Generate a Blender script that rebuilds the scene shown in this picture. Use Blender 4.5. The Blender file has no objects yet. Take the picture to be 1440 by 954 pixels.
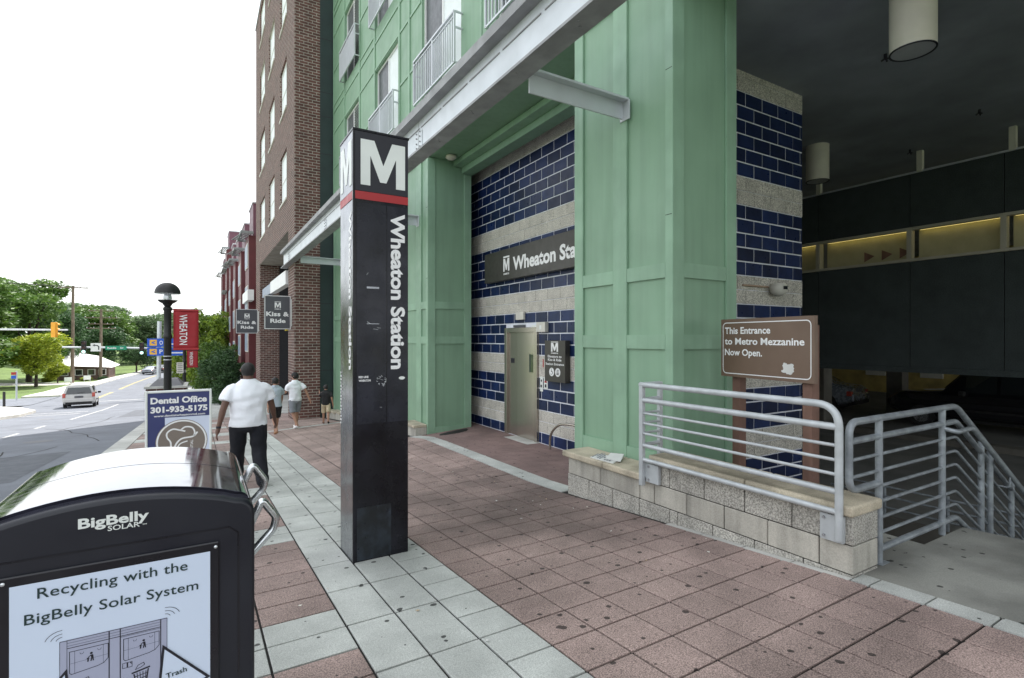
import bpy, math, random
import numpy as np
from mathutils import Vector, Matrix, noise as mnoise
random.seed(7); np.random.seed(7)
scene = bpy.context.scene
C = scene.collection
R = math.radians

# ------------------------------------------------------------------ camera
cam_d = bpy.data.cameras.new('camera'); cam = bpy.data.objects.new('camera', cam_d); C.objects.link(cam)
cam_d.sensor_width = 36; cam_d.lens = 36*735/1440; cam_d.clip_start = .05; cam_d.clip_end = 3000
cam_d.shift_y = -.0007
cam.location = (0, 0, 0); cam.rotation_euler = (R(90), 0, -math.atan(440/735))
scene.camera = cam
# ------------------------------------------------------------------ sky, sun, exposure
SUN_EL, SUN_AZ = 58, 38.6           # azimuth measured from +Y towards +X
world = bpy.data.worlds.new('World'); scene.world = world; world.use_nodes = True
wn = world.node_tree; bg = wn.nodes['Background']
sky = wn.nodes.new('ShaderNodeTexSky'); sky.sky_type = 'NISHITA'; sky.sun_disc = False
sky.sun_elevation = R(SUN_EL); sky.sun_rotation = R(SUN_AZ); sky.air_density = 1.3; sky.dust_density = 3.5; sky.ozone_density = 1.0
hz = wn.nodes.new('ShaderNodeMixRGB'); hz.inputs[0].default_value = .62; hz.inputs[2].default_value = (15.2, 15.6, 16.0, 1)   # thin even overcast veil
wn.links.new(sky.outputs[0], hz.inputs[1]); wn.links.new(hz.outputs[0], bg.inputs[0]); bg.inputs[1].default_value = .085
sd = bpy.data.lights.new('sun', 'SUN'); sd.energy = 4.2; sd.angle = R(.6); sd.color = (1, .96, .9)
so = bpy.data.objects.new('sun', sd); C.objects.link(so)
_d = Vector((math.sin(R(SUN_AZ))*math.cos(R(SUN_EL)), math.cos(R(SUN_AZ))*math.cos(R(SUN_EL)), math.sin(R(SUN_EL))))
so.rotation_euler = _d.to_track_quat('Z', 'Y').to_euler()
scene.view_settings.view_transform = 'Standard'; scene.view_settings.look = 'None'
scene.view_settings.exposure = .90; scene.view_settings.gamma = 1
scene.cycles.max_bounces = 8

# ------------------------------------------------------------------ helpers
WL = {}
def tag(o, label=None, cat=None, group=None, kind=None):
    if label: o['label'] = label
    if cat: o['category'] = cat
    if group: o['group'] = group
    if kind: o['kind'] = kind
    return o
def thing(name, label, cat, loc=(0, 0, 0), rz=0, group=None, world=True):
    o = bpy.data.objects.new(name, None); C.objects.link(o); o.empty_display_size = .2
    o.location = loc; o.rotation_euler = (0, 0, rz)
    if world: WL[o] = Vector(loc)
    return tag(o, label, cat, group)
def setpar(o, p):
    if p is None: return
    o.parent = p
    if p in WL: o.matrix_parent_inverse = Matrix.Translation(-WL[p])
def copy_tree(o, parent=None, **kw):
    c = o.copy(); C.objects.link(c)
    if parent is not None: c.parent = parent
    for ch in list(o.children): copy_tree(ch, c)
    return c

class MB:
    def __init__(s): s.v = []; s.f = []; s.m = []
    def add(s, vs, fs, m=0):
        n = len(s.v); s.v += [tuple(v) for v in vs]; s.f += [tuple(i+n for i in f) for f in fs]; s.m += [m]*len(fs); return s
    def quad(s, a, b, c, d, m=0): return s.add([a, b, c, d], [(0, 1, 2, 3)], m)
    def box(s, x0, x1, y0, y1, z0, z1, m=0):
        return s.add([(x0,y0,z0),(x1,y0,z0),(x1,y1,z0),(x0,y1,z0),(x0,y0,z1),(x1,y0,z1),(x1,y1,z1),(x0,y1,z1)],
                     [(0,3,2,1),(4,5,6,7),(0,1,5,4),(1,2,6,5),(2,3,7,6),(3,0,4,7)], m)
    def hexa(s, p, m=0):   # 8 points: bottom 4 ccw, top 4 ccw
        return s.add(p, [(0,3,2,1),(4,5,6,7),(0,1,5,4),(1,2,6,5),(2,3,7,6),(3,0,4,7)], m)
    def bar(s, a, b, w, h, m=0, up=(0, 0, 1)):
        a = Vector(a); b = Vector(b); d = (b-a).normalized(); up = Vector(up)
        r = d.cross(up)
        if r.length < 1e-4: r = d.cross(Vector((1, 0, 0)))
        r.normalize(); u = r.cross(d)
        p = []
        for q in (a, b):
            p += [q-r*w/2-u*h/2, q+r*w/2-u*h/2, q+r*w/2+u*h/2, q-r*w/2+u*h/2]
        return s.add(p, [(0,1,2,3),(4,7,6,5),(0,4,5,1),(1,5,6,2),(2,6,7,3),(3,7,4,0)], m)
    def tube(s, pts, r, n=10, m=0, caps=True):
        pts = [Vector(p) for p in pts]; k = len(pts)
        rs = r if isinstance(r, (list, tuple)) else [r]*k
        t0 = (pts[1]-pts[0]).normalized()
        ref = Vector((0, 0, 1)) if abs(t0.z) < .9 else Vector((1, 0, 0))
        rings = []
        for i, p in enumerate(pts):
            t = (pts[min(i+1, k-1)]-pts[max(i-1, 0)]).normalized()
            a = ref - t*ref.dot(t); a.normalize(); b = t.cross(a); ref = a
            rings.append([p+(a*math.cos(2*math.pi*j/n)+b*math.sin(2*math.pi*j/n))*rs[i] for j in range(n)])
        vs = [q for ring in rings for q in ring]; fs = []
        for i in range(k-1):
            for j in range(n):
                fs.append((i*n+j, i*n+(j+1) % n, (i+1)*n+(j+1) % n, (i+1)*n+j))
        if caps: fs += [tuple(range(n-1, -1, -1)), tuple(range((k-1)*n, k*n))]
        return s.add(vs, fs, m)
    def lathe(s, prof, c=(0, 0, 0), n=20, m=0):
        c = Vector(c); vs = []; fs = []; k = len(prof)
        for (r, z) in prof:
            for j in range(n): vs.append(c+Vector((r*math.cos(2*math.pi*j/n), r*math.sin(2*math.pi*j/n), z)))
        for i in range(k-1):
            for j in range(n): fs.append((i*n+j, i*n+(j+1) % n, (i+1)*n+(j+1) % n, (i+1)*n+j))
        fs += [tuple(range(n-1, -1, -1)), tuple(range((k-1)*n, k*n))]
        return s.add(vs, fs, m)
    def prism(s, poly, o, u, v, w, m=0):   # polygon in (u,v) at o, thickness vector w
        o = Vector(o); u = Vector(u); v = Vector(v); w = Vector(w); n = len(poly)
        a = [o+u*p[0]+v*p[1] for p in poly]; b = [q+w for q in a]
        fs = [tuple(range(n)), tuple(range(2*n-1, n-1, -1))] + [(i, i+n, (i+1) % n+n, (i+1) % n) for i in range(n)]
        return s.add(a+b, fs, m)
    def build(s, name, mats, parent=None, smooth=False, bevel=0, seg=2, label=None):
        me = bpy.data.meshes.new(name); me.from_pydata(s.v, [], s.f)
        if not isinstance(mats, (list, tuple)): mats = [mats]
        for m in mats: me.materials.append(m)
        if len(mats) > 1: me.polygons.foreach_set('material_index', s.m)
        if smooth: me.polygons.foreach_set('use_smooth', [True]*len(me.polygons))
        me.update()
        o = bpy.data.objects.new(name, me); C.objects.link(o); setpar(o, parent)
        if smooth:
            try: me.set_sharp_from_angle(angle=R(40))
            except Exception: pass
        if bevel:
            b = o.modifiers.new('bevel', 'BEVEL'); b.width = bevel; b.segments = seg; b.limit_method = 'ANGLE'; b.angle_limit = R(35)
        if label: o['label'] = label
        return o
def bx(name, mat, x0, x1, y0, y1, z0, z1, parent=None, **k): return MB().box(x0, x1, y0, y1, z0, z1).build(name, mat, parent, **k)
def tb(name, mat, pts, r, parent=None, n=10): return MB().tube(pts, r, n).build(name, mat, parent, smooth=True)
def arc(pts, rad, n=5):      # round the corners of a polyline
    pts = [Vector(p) for p in pts]; out = [pts[0]]
    for i in range(1, len(pts)-1):
        a = (pts[i-1]-pts[i]); b = (pts[i+1]-pts[i]); r = min(rad, a.length*.49, b.length*.49); a.normalize(); b.normalize()
        p0 = pts[i]+a*r; p2 = pts[i]+b*r
        for k in range(n+1):
            t = k/n; out.append(p0*(1-t)**2+pts[i]*2*t*(1-t)+p2*t*t)
    out.append(pts[-1]); return out

# ------------------------------------------------------------------ materials
def mat(name, col, rough=.6, metal=0, var=.12, scale=4, dirt=0, dscale=1.2, bump=0, bscale=60, coat=0, spec=.5, emit=None, est=1, objrand=0, speck=0, sscale=300, gum=0, streak=0, trans=0, alpha=None, island=0, stain=()):
    m = bpy.data.materials.new(name); m.use_nodes = True; nt = m.node_tree; N = nt.nodes; L = nt.links
    b = N['Principled BSDF']; col = (*col[:3], 1)
    b.inputs['Roughness'].default_value = rough; b.inputs['Metallic'].default_value = metal
    b.inputs['Specular IOR Level'].default_value = spec; b.inputs['Coat Weight'].default_value = coat; b.inputs['Coat Roughness'].default_value = .05
    if trans: b.inputs['Transmission Weight'].default_value = trans
    if emit: b.inputs['Emission Color'].default_value = (*emit, 1); b.inputs['Emission Strength'].default_value = est
    if alpha is not None: b.inputs['Alpha'].default_value = alpha
    pos = N.new('ShaderNodeNewGeometry').outputs['Position']
    rgb = N.new('ShaderNodeRGB'); rgb.outputs[0].default_value = col; cur = rgb.outputs[0]
    def nz(sc, det=4, vec=None):
        n = N.new('ShaderNodeTexNoise'); n.inputs['Scale'].default_value = sc; n.inputs['Detail'].default_value = det
        L.new(vec if vec is not None else pos, n.inputs['Vector']); return n.outputs['Fac']
    def mr(x, a, b_, c, d):
        n = N.new('ShaderNodeMapRange'); n.inputs[1].default_value = a; n.inputs[2].default_value = b_; n.inputs[3].default_value = c; n.inputs[4].default_value = d
        L.new(x, n.inputs[0]); return n.outputs[0]
    def mul(c, f):
        n = N.new('ShaderNodeVectorMath'); n.operation = 'SCALE'; L.new(c, n.inputs[0]); L.new(f, n.inputs['Scale']); return n.outputs[0]
    if var: cur = mul(cur, mr(nz(scale), .3, .7, 1-var, 1+var))
    if dirt: cur = mul(cur, mr(nz(dscale, 6), .42, .62, 1-dirt, 1))
    if speck: cur = mul(cur, mr(nz(sscale, 1), .35, .65, 1-speck, 1+speck))
    if streak:
        mp = N.new('ShaderNodeMapping'); mp.inputs['Scale'].default_value = (9, 9, .5); L.new(pos, mp.inputs[0])
        cur = mul(cur, mr(nz(1, 5, mp.outputs[0]), .45, .7, 1, 1-streak))
    if objrand:
        oi = N.new('ShaderNodeObjectInfo'); cur = mul(cur, mr(oi.outputs['Random'], 0, 1, 1-objrand, 1+objrand))
    if island:
        gi = N.new('ShaderNodeNewGeometry'); cur = mul(cur, mr(gi.outputs['Random Per Island'], 0, 1, 1-island, 1+island))
    for (sx_, sy_, sr_, sk_) in stain:       # trodden-in dirt with a ragged edge
        sub = N.new('ShaderNodeVectorMath'); sub.operation = 'SUBTRACT'; L.new(pos, sub.inputs[0]); sub.inputs[1].default_value = (sx_, sy_, 0)
        fl = N.new('ShaderNodeVectorMath'); fl.operation = 'MULTIPLY'; L.new(sub.outputs[0], fl.inputs[0]); fl.inputs[1].default_value = (1, .8, 0)
        le = N.new('ShaderNodeVectorMath'); le.operation = 'LENGTH'; L.new(fl.outputs[0], le.inputs[0])
        ad_ = N.new('ShaderNodeMath'); ad_.operation = 'MULTIPLY_ADD'; L.new(nz(2.2, 5), ad_.inputs[0]); ad_.inputs[1].default_value = 1.6; L.new(le.outputs['Value'], ad_.inputs[2])
        cur = mul(cur, mr(ad_.outputs[0], sr_*.6+.5, sr_+1.0, 1-sk_, 1))
    if gum:
        mp = N.new('ShaderNodeMapping'); mp.inputs['Scale'].default_value = (1, 1, 0); L.new(pos, mp.inputs[0])
        wob = N.new('ShaderNodeVectorMath'); wob.operation = 'MULTIPLY_ADD'; wob.inputs[1].default_value = (.02, .02, 0)
        wn_ = N.new('ShaderNodeTexNoise'); wn_.inputs['Scale'].default_value = 22; L.new(mp.outputs[0], wn_.inputs['Vector'])
        L.new(wn_.outputs['Color'], wob.inputs[0]); L.new(mp.outputs[0], wob.inputs[2])
        vo = N.new('ShaderNodeTexVoronoi'); vo.inputs['Scale'].default_value = 9.5; L.new(wob.outputs[0], vo.inputs['Vector'])
        sp = N.new('ShaderNodeSeparateColor'); L.new(vo.outputs['Color'], sp.inputs[0])
        # radius differs from spot to spot, most cells have none; more of them where people gather
        dn = nz(.8, 3)
        a1 = N.new('ShaderNodeMath'); a1.operation = 'MULTIPLY_ADD'; L.new(dn, a1.inputs[0]); a1.inputs[1].default_value = .9; L.new(sp.outputs[0], a1.inputs[2])
        rad = mr(a1.outputs[0], .82, 1.45, .05, .24)
        lt0 = N.new('ShaderNodeMath'); lt0.operation = 'GREATER_THAN'; L.new(a1.outputs[0], lt0.inputs[0]); lt0.inputs[1].default_value = .84
        ml0 = N.new('ShaderNodeMath'); ml0.operation = 'MULTIPLY'; L.new(rad, ml0.inputs[0]); L.new(lt0.outputs[0], ml0.inputs[1]); rad = ml0.outputs[0]
        df = N.new('ShaderNodeMath'); df.operation = 'SUBTRACT'; L.new(rad, df.inputs[0]); L.new(vo.outputs['Distance'], df.inputs[1])
        g = mr(df.outputs[0], 0, .015, 1, 1-gum); cur = mul(cur, g)
    L.new(cur, b.inputs['Base Color'])
    if var and rough < .95:
        L.new(mr(nz(scale*2.3), .3, .7, max(rough-.07, .02), min(rough+.1, 1)), b.inputs['Roughness'])
    if bump:
        bp = N.new('ShaderNodeBump'); bp.inputs['Strength'].default_value = bump; bp.inputs['Distance'].default_value = .01
        L.new(nz(bscale, 6), bp.inputs['Height']); L.new(bp.outputs[0], b.inputs['Normal'])
    return m
def brick_mat(name, c1, c2, mortar, bw=.3, bh=.105, ms=.016):
    m = bpy.data.materials.new(name); m.use_nodes = True; nt = m.node_tree; N = nt.nodes; L = nt.links; b = N['Principled BSDF']
    pos = N.new('ShaderNodeNewGeometry').outputs['Position']; se = N.new('ShaderNodeSeparateXYZ'); L.new(pos, se.inputs[0])
    ad = N.new('ShaderNodeMath'); L.new(se.outputs[0], ad.inputs[0]); L.new(se.outputs[1], ad.inputs[1])
    co = N.new('ShaderNodeCombineXYZ'); L.new(ad.outputs[0], co.inputs[0]); L.new(se.outputs[2], co.inputs[1])
    t = N.new('ShaderNodeTexBrick'); L.new(co.outputs[0], t.inputs['Vector'])
    for k, v in (('Color1', (*c1, 1)), ('Color2', (*c2, 1)), ('Mortar', (*mortar, 1)), ('Scale', 1), ('Mortar Size', ms), ('Mortar Smooth', .1), ('Brick Width', bw), ('Row Height', bh), ('Bias', 0)):
        t.inputs[k].default_value = v
    n = N.new('ShaderNodeTexNoise'); n.inputs['Scale'].default_value = 3; n.inputs['Detail'].default_value = 6; L.new(pos, n.inputs['Vector'])
    mr = N.new('ShaderNodeMapRange'); mr.inputs[1].default_value = .3; mr.inputs[2].default_value = .7; mr.inputs[3].default_value = .75; mr.inputs[4].default_value = 1.2; L.new(n.outputs[0], mr.inputs[0])
    sc = N.new('ShaderNodeVectorMath'); sc.operation = 'SCALE'; L.new(t.outputs[0], sc.inputs[0]); L.new(mr.outputs[0], sc.inputs['Scale'])
    L.new(sc.outputs[0], b.inputs['Base Color']); b.inputs['Roughness'].default_value = .85
    bp = N.new('ShaderNodeBump'); bp.invert = True; bp.inputs['Strength'].default_value = .6; bp.inputs['Distance'].default_value = .02
    L.new(t.outputs['Fac'], bp.inputs['Height']); L.new(bp.outputs[0], b.inputs['Normal'])
    return m
def leaf_mat(name, c, c2):
    m = bpy.data.materials.new(name); m.use_nodes = True; nt = m.node_tree; N = nt.nodes; L = nt.links; b = N['Principled BSDF']
    g = N.new('ShaderNodeNewGeometry'); oi = N.new('ShaderNodeObjectInfo')
    n = N.new('ShaderNodeTexNoise'); n.inputs['Scale'].default_value = .35; n.inputs['Detail'].default_value = 3; L.new(g.outputs['Position'], n.inputs['Vector'])
    ma = N.new('ShaderNodeMath'); ma.operation = 'ADD'; L.new(n.outputs[0], ma.inputs[0])
    mb = N.new('ShaderNodeMapRange'); mb.inputs[3].default_value = -.3; mb.inputs[4].default_value = .3; L.new(g.outputs['Random Per Island'], mb.inputs[0]); L.new(mb.outputs[0], ma.inputs[1])
    mx = N.new('ShaderNodeMixRGB'); mx.inputs[1].default_value = (*c, 1); mx.inputs[2].default_value = (*c2, 1); L.new(ma.outputs[0], mx.inputs[0])
    L.new(mx.outputs[0], b.inputs['Base Color']); b.inputs['Roughness'].default_value = .55
    tr = N.new('ShaderNodeBsdfTranslucent'); L.new(mx.outputs[0], tr.inputs[0]); ms = N.new('ShaderNodeMixShader'); ms.inputs[0].default_value = .3
    L.new(b.outputs[0], ms.inputs[1]); L.new(tr.outputs[0], ms.inputs[2]); L.new(ms.outputs[0], N['Material Output'].inputs[0])
    return m
M = dict(
 asphalt=mat('asphalt', (.155, .168, .195), .9, var=.12, scale=1.2, dirt=.12, dscale=.4, speck=.18, sscale=120, bump=.2, bscale=150),
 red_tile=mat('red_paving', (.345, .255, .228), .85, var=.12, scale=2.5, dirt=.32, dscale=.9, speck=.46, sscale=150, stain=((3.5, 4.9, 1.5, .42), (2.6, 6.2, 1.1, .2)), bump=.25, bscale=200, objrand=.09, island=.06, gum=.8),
 grey_tile=mat('grey_paving', (.50, .515, .485), .85, var=.10, scale=3, dirt=.22, dscale=1.4, speck=.2, sscale=170, bump=.2, bscale=200, objrand=.06, island=.05, gum=.85),
 dark_tile=mat('shaded_red_paving', (.25, .17, .155), .85, var=.12, scale=2.5, dirt=.25, speck=.2, sscale=170, bump=.2, bscale=200, island=.06, gum=.7),  # darker copy of the red paving, recess shade put into its colour
 mortar=mat('joint_mortar', (.012, .011, .010), .95, var=.3, scale=10),
 kerb=mat('kerb_concrete', (.52, .52, .49), .85, var=.12, scale=3, dirt=.2, speck=.1, sscale=150),
 slab=mat('slab_concrete', (.30, .30, .27), .85, var=.15, scale=1.5, dirt=.4, dscale=1.4, speck=.08, sscale=120, gum=.8, bump=.15),
 block=mat('split_block', (.40, .385, .345), .9, var=.15, scale=5, speck=.38, sscale=90, bump=.9, bscale=90, objrand=.07, streak=.15),
 block_smooth=mat('smooth_block', (.46, .44, .385), .88, var=.12, scale=4, dirt=.15, speck=.1, sscale=110, bump=.2, objrand=.06, streak=.3),
 band=mat('ground_block', (.50, .475, .425), .85, var=.12, scale=5, speck=.45, sscale=75, bump=.25, bscale=80, objrand=.04),
 grout=mat('grout', (.72, .74, .80), .9, var=.1),
 blue=mat('glazed_navy', (.009, .020, .072), .34, var=.25, scale=5, objrand=.35, coat=0, spec=.3),
 cap=mat('cap_stone', (.47, .415, .315), .85, var=.12, scale=3, dirt=.25, dscale=3, speck=.12, sscale=110, bump=.2, objrand=.05),
 green=mat('green_panel', (.225, .37, .25), .5, var=.05, scale=1.3, dirt=.09, dscale=.8, streak=.09, bump=.03, bscale=15),
 green_trim=mat('green_trim', (.25, .405, .28), .48, var=.07, scale=2, dirt=.08, dscale=2, streak=.08),
 teal=mat('dark_teal_panel', (.016, .030, .031), .35, var=.15, scale=2),
 steel=mat('painted_steel', (.60, .63, .66), .42, metal=.25, var=.06, scale=3, dirt=.06),
 steel_under=mat('steel_flange', (.33, .33, .34), .6, var=.12, scale=3, dirt=.2, dscale=4),
 rail=mat('grey_rail_paint', (.48, .51, .525), .38, metal=.15, var=.06, scale=8, dirt=.08, dscale=8),
 galv=mat('galvanised_rail', (.30, .33, .355), .42, metal=.35, var=.22, scale=14, dirt=.2, dscale=9, bump=.08, bscale=60),
 pewter=mat('balcony_metal', (.58, .60, .63), .4, metal=.4, var=.05),
 white=mat('white_paint', (.8, .8, .8), .5, var=.04),
 offwhite=mat('off_white', (.62, .60, .54), .6, var=.08),
 blind=mat('white_blind', (.80, .84, .86), .6, var=.04),
 glass=mat('dark_window_glass', (.02, .025, .03), .05, var=0, coat=.5, spec=.8),
 screen=mat('insect_screen', (.07, .075, .085), .35, var=.1),
 louvre=mat('louvre_grey', (.12, .14, .13), .5, var=.1),
 black=mat('black_plastic', (.009, .010, .017), .42, var=.15, scale=3, bump=.04, bscale=400),
 bin_panel=mat('bin_panel_black', (.010, .010, .014), .3, var=.1),
 dome=mat('clear_dome', (.05, .05, .085), .07, var=.3, scale=14, streak=.4, coat=1, spec=1, metal=.75),
 chrome=mat('brushed_metal', (.62, .64, .66), .25, metal=.95, var=.08, scale=20),
 poster=mat('poster_paper', (.60, .68, .82), .4, var=.03, scale=2),
 poster_grey=mat('poster_lilac_grey', (.36, .38, .50), .4, var=.02),
 ink=mat('dark_green_ink', (.012, .035, .035), .5, var=0),
 inkblack=mat('black_ink', (.012, .012, .02), .5, var=0),
 pylon=mat('pylon_bronze', (.013, .013, .018), .24, metal=.0, spec=.28, var=.35, scale=3, dirt=.3, dscale=3, streak=.3),
 pylon_panel=mat('pylon_panel', (.017, .018, .026), .26, metal=0, spec=.28, var=.4, scale=4, streak=.35),
 pylon_side=mat('pylon_side_sheen', (.22, .23, .25), .22, metal=.85, var=.2, scale=3, streak=.2),  # sky reflection on the left face put into a paler metal colour
 patch=mat('scratched_patch', (.015, .021, .030), .33, var=.5, scale=9, dirt=.5, dscale=14, streak=.6),
 signred=mat('sign_red', (.38, .018, .022), .4, var=.05),
 litwhite=mat('sign_white', (.74, .77, .74), .4, var=.05),
 signwhite=mat('lettering_white', (.80, .80, .80), .45, var=0),
 brown=mat('sign_brown', (.15, .097, .068), .5, var=.08, scale=3),
 brownpost=mat('brown_post', (.18, .10, .075), .75, var=.2, scale=5, streak=.2),
 bronze=mat('bronze_sign', (.060, .056, .050), .38, metal=.3, var=.1),
 stainless=mat('stainless_door', (.50, .455, .40), .22, metal=.85, var=0),
 stainless_dk=mat('stainless_frame', (.44, .40, .35), .25, metal=.85, var=0),
 slate=mat('slate_sign', (.075, .078, .090), .5, var=.06),
 yellow=mat('safety_yellow', (.75, .60, .03), .5, var=.06),
 navy=mat('sign_navy', (.035, .045, .15), .4, var=.05),
 palelilac=mat('sign_pale_blue', (.62, .68, .82), .4, var=.04),
 taupe=mat('sign_taupe', (.20, .165, .14), .5, var=.08),
 skin_d=mat('skin_dark', (.13, .065, .045), .5, var=.08, scale=12),
 skin_m=mat('skin_tan', (.36, .19, .125), .5, var=.08, scale=12),
 hair=mat('hair_black', (.012, .010, .010), .6, var=.3, scale=60, bump=.5, bscale=200),
 shirt=mat('white_cloth', (.86, .88, .93), .9, var=.04, scale=6, bump=.8, bscale=7),
 greyshirt=mat('pale_blue_cloth', (.42, .48, .55), .9, var=.06, bump=.3, bscale=9),
 darkcloth=mat('dark_navy_cloth', (.007, .008, .013), .9, var=.15, bump=.3, bscale=9),
 blackcloth=mat('black_cloth', (.02, .02, .022), .9, var=.15, bump=.3, bscale=9),
 greycloth=mat('grey_cloth', (.22, .235, .26), .9, var=.08, bump=.3, bscale=9),
 khaki=mat('khaki_cloth', (.52, .43, .29), .9, var=.08, bump=.3, bscale=9),
 leather=mat('tan_leather', (.30, .15, .07), .6, var=.1), paper=mat('brown_paper', (.50, .37, .22), .85, var=.1, bump=.3, bscale=30),
 newsprint=mat('newsprint', (.62, .62, .60), .8, var=.05), newsink=mat('newspaper_print', (.22, .23, .26), .8, var=.5, scale=40),
 ceil=mat('dark_ceiling', (.33, .355, .41), .8, var=.12, scale=1.5, dirt=.2, dscale=.6),
 darkwall=mat('dark_mesh_wall', (.040, .050, .050), .85, var=.15, scale=2, speck=.2, sscale=60),
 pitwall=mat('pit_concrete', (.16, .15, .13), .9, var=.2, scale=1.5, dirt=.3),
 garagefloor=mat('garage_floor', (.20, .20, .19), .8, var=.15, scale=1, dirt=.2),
 yellowwall=mat('lamplit_ochre_wall', (.52, .40, .14), .8, var=.2, scale=1.5, dirt=.3),  # lamplight of the garage put into the raised ochre colour
 tanframe=mat('tan_frame', (.42, .39, .31), .5, var=.06), interior=mat('strip_interior', (.40, .37, .22), .8, var=.1),
 tube_light=mat('lit_tube', (.9, .8, .4), .5, emit=(1, .80, .28), est=.9, var=0),
 lampcream=mat('lamp_cream', (.66, .63, .53), .4, var=.05),
 maroon=mat('maroon_panel', (.105, .018, .022), .5, var=.12, scale=2), plum=mat('plum_panel', (.14, .055, .08), .5, var=.12, scale=2),
 canopy=mat('canopy_metal', (.24, .26, .26), .5, metal=.3, var=.1), bluegrey=mat('blue_grey_panel', (.22, .27, .36), .4, var=.1),
 tan_wall=mat('tan_render', (.40, .29, .21), .8, var=.06), roofwhite=mat('white_roof', (.80, .80, .78), .7, var=.04), roofgrey=mat('grey_roof', (.16, .16, .17), .8, var=.1),
 wood=mat('weathered_wood', (.20, .155, .115), .85, var=.2, scale=2, streak=.3), bark=mat('bark', (.055, .042, .032), .9, var=.3, scale=3, bump=.6, bscale=20),
 sigblack=mat('signal_black', (.008, .008, .009), .5, var=.1), sigyellow=mat('signal_yellow', (.72, .33, .03), .5, var=.1),
 siggreen=mat('signal_green_lit', (.6, .95, .85), .4, emit=(.55, 1, .85), est=1.0, var=0), lens=mat('dark_lens', (.05, .01, .01), .3, var=0),
 streetgreen=mat('street_sign_green', (.01, .24, .13), .5, var=.04), parkblue=mat('parking_blue', (.015, .09, .50), .5, var=.04), orange=mat('orange_yellow', (.8, .45, .05), .5, var=.04),
 red=mat('banner_red', (.36, .022, .030), .7, var=.1, scale=3, bump=.2, bscale=4),
 lampglass=mat('lamp_globe_glass', (.72, .76, .8), .08, var=0, spec=.8, alpha=.28),
 vanpaint=mat('pale_silver_paint', (.50, .495, .48), .35, metal=.0, var=0, coat=.5), carblack=mat('black_car_paint', (.012, .012, .016), .15, metal=.3, var=.03, coat=1),
 carblue=mat('grey_car_paint', (.28, .31, .36), .25, metal=.4, var=.03, coat=.8),
 carglass=mat('car_glass', (.02, .025, .028), .05, var=0, spec=.9), rubber=mat('tyre_rubber', (.015, .015, .015), .8, var=.1), taillight=mat('tail_light_red', (.42, .05, .03), .25, var=0, coat=.5),
 grass=mat('lawn', (.11, .17, .04), .9, var=.25, scale=.35, dirt=.2, dscale=.15, speck=.35, sscale=12, bump=.5, bscale=15),
 path=mat('pale_concrete', (.55, .54, .50), .85, var=.08, scale=.8, dirt=.12),
 line_white=mat('road_paint_white', (.50, .50, .49), .75, var=.12, scale=6, dirt=.35, dscale=5), line_yellow=mat('road_paint_yellow', (.50, .41, .14), .75, var=.12, scale=5, dirt=.2),
 brick=brick_mat('tower_brick', (.085, .038, .032), (.135, .058, .048), (.36, .32, .28), ms=.011),
 tank=mat('dark_interior', (.02, .02, .024), .6, var=.1),
 leaf_a=leaf_mat('leaves_mid_green', (.030, .085, .014), (.15, .25, .045)), leaf_b=leaf_mat('leaves_yellow_green', (.12, .20, .015), (.50, .54, .045)),
 leaf_c=leaf_mat('leaves_dark_green', (.022, .062, .022), (.075, .15, .05)), leaf_e=leaf_mat('leaves_light_green', (.06, .13, .015), (.30, .40, .04)), leaf_d=leaf_mat('leaves_far_hazed', (.06, .12, .055), (.17, .24, .11)),  # leaf_d: distance haze put into the paler leaf colour
)
# ------------------------------------------------------------------ text and marks
def text_on(s, m, o, u, v, w, h, parent=None, bold=.02, name='lettering', depth=.0012, space=1.0, lift=.0015):
    """lettering fitted into a w x h box: o lower-left corner, u along the line, v up"""
    cu = bpy.data.curves.new('t', 'FONT'); cu.body = s; cu.offset = bold; cu.resolution_u = 3; cu.space_character = space
    ob = bpy.data.objects.new('t', cu); C.objects.link(ob)
    dg = bpy.context.evaluated_depsgraph_get(); me = bpy.data.meshes.new_from_object(ob.evaluated_get(dg))
    bpy.data.objects.remove(ob); bpy.data.curves.remove(cu)
    n = len(me.vertices); co = np.empty(n*3, 'f'); me.vertices.foreach_get('co', co); co = co.reshape(-1, 3)
    x0, x1 = co[:, 0].min(), co[:, 0].max(); y0, y1 = co[:, 1].min(), co[:, 1].max()
    u = np.array(Vector(u).normalized()); v = np.array(Vector(v).normalized()); nn = np.cross(u, v)
    P = np.array(o)+np.outer((co[:, 0]-x0)/(x1-x0)*w, u)+np.outer((co[:, 1]-y0)/(y1-y0)*h, v)+nn*lift
    me.vertices.foreach_set('co', P.astype('f').ravel()); me.materials.clear(); me.materials.append(m); me.update(); me.name = name
    obj = bpy.data.objects.new(name, me); C.objects.link(obj); setpar(obj, parent)
    return obj
MPOLY = [(0, 0), (0, 1), (.30, 1), (.50, .47), (.70, 1), (1, 1), (1, 0), (.79, 0), (.79, .66), (.57, .10), (.43, .10), (.21, .66), (.21, 0)]
def metro_m(m, o, u, v, w, h, parent, name='letter_m'):
    u = Vector(u); v = Vector(v); n = u.cross(v)
    return MB().prism([(a*w, b*h) for a, b in MPOLY], Vector(o)+n*.001, u, v, n*.002).build(name, m, parent)
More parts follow.
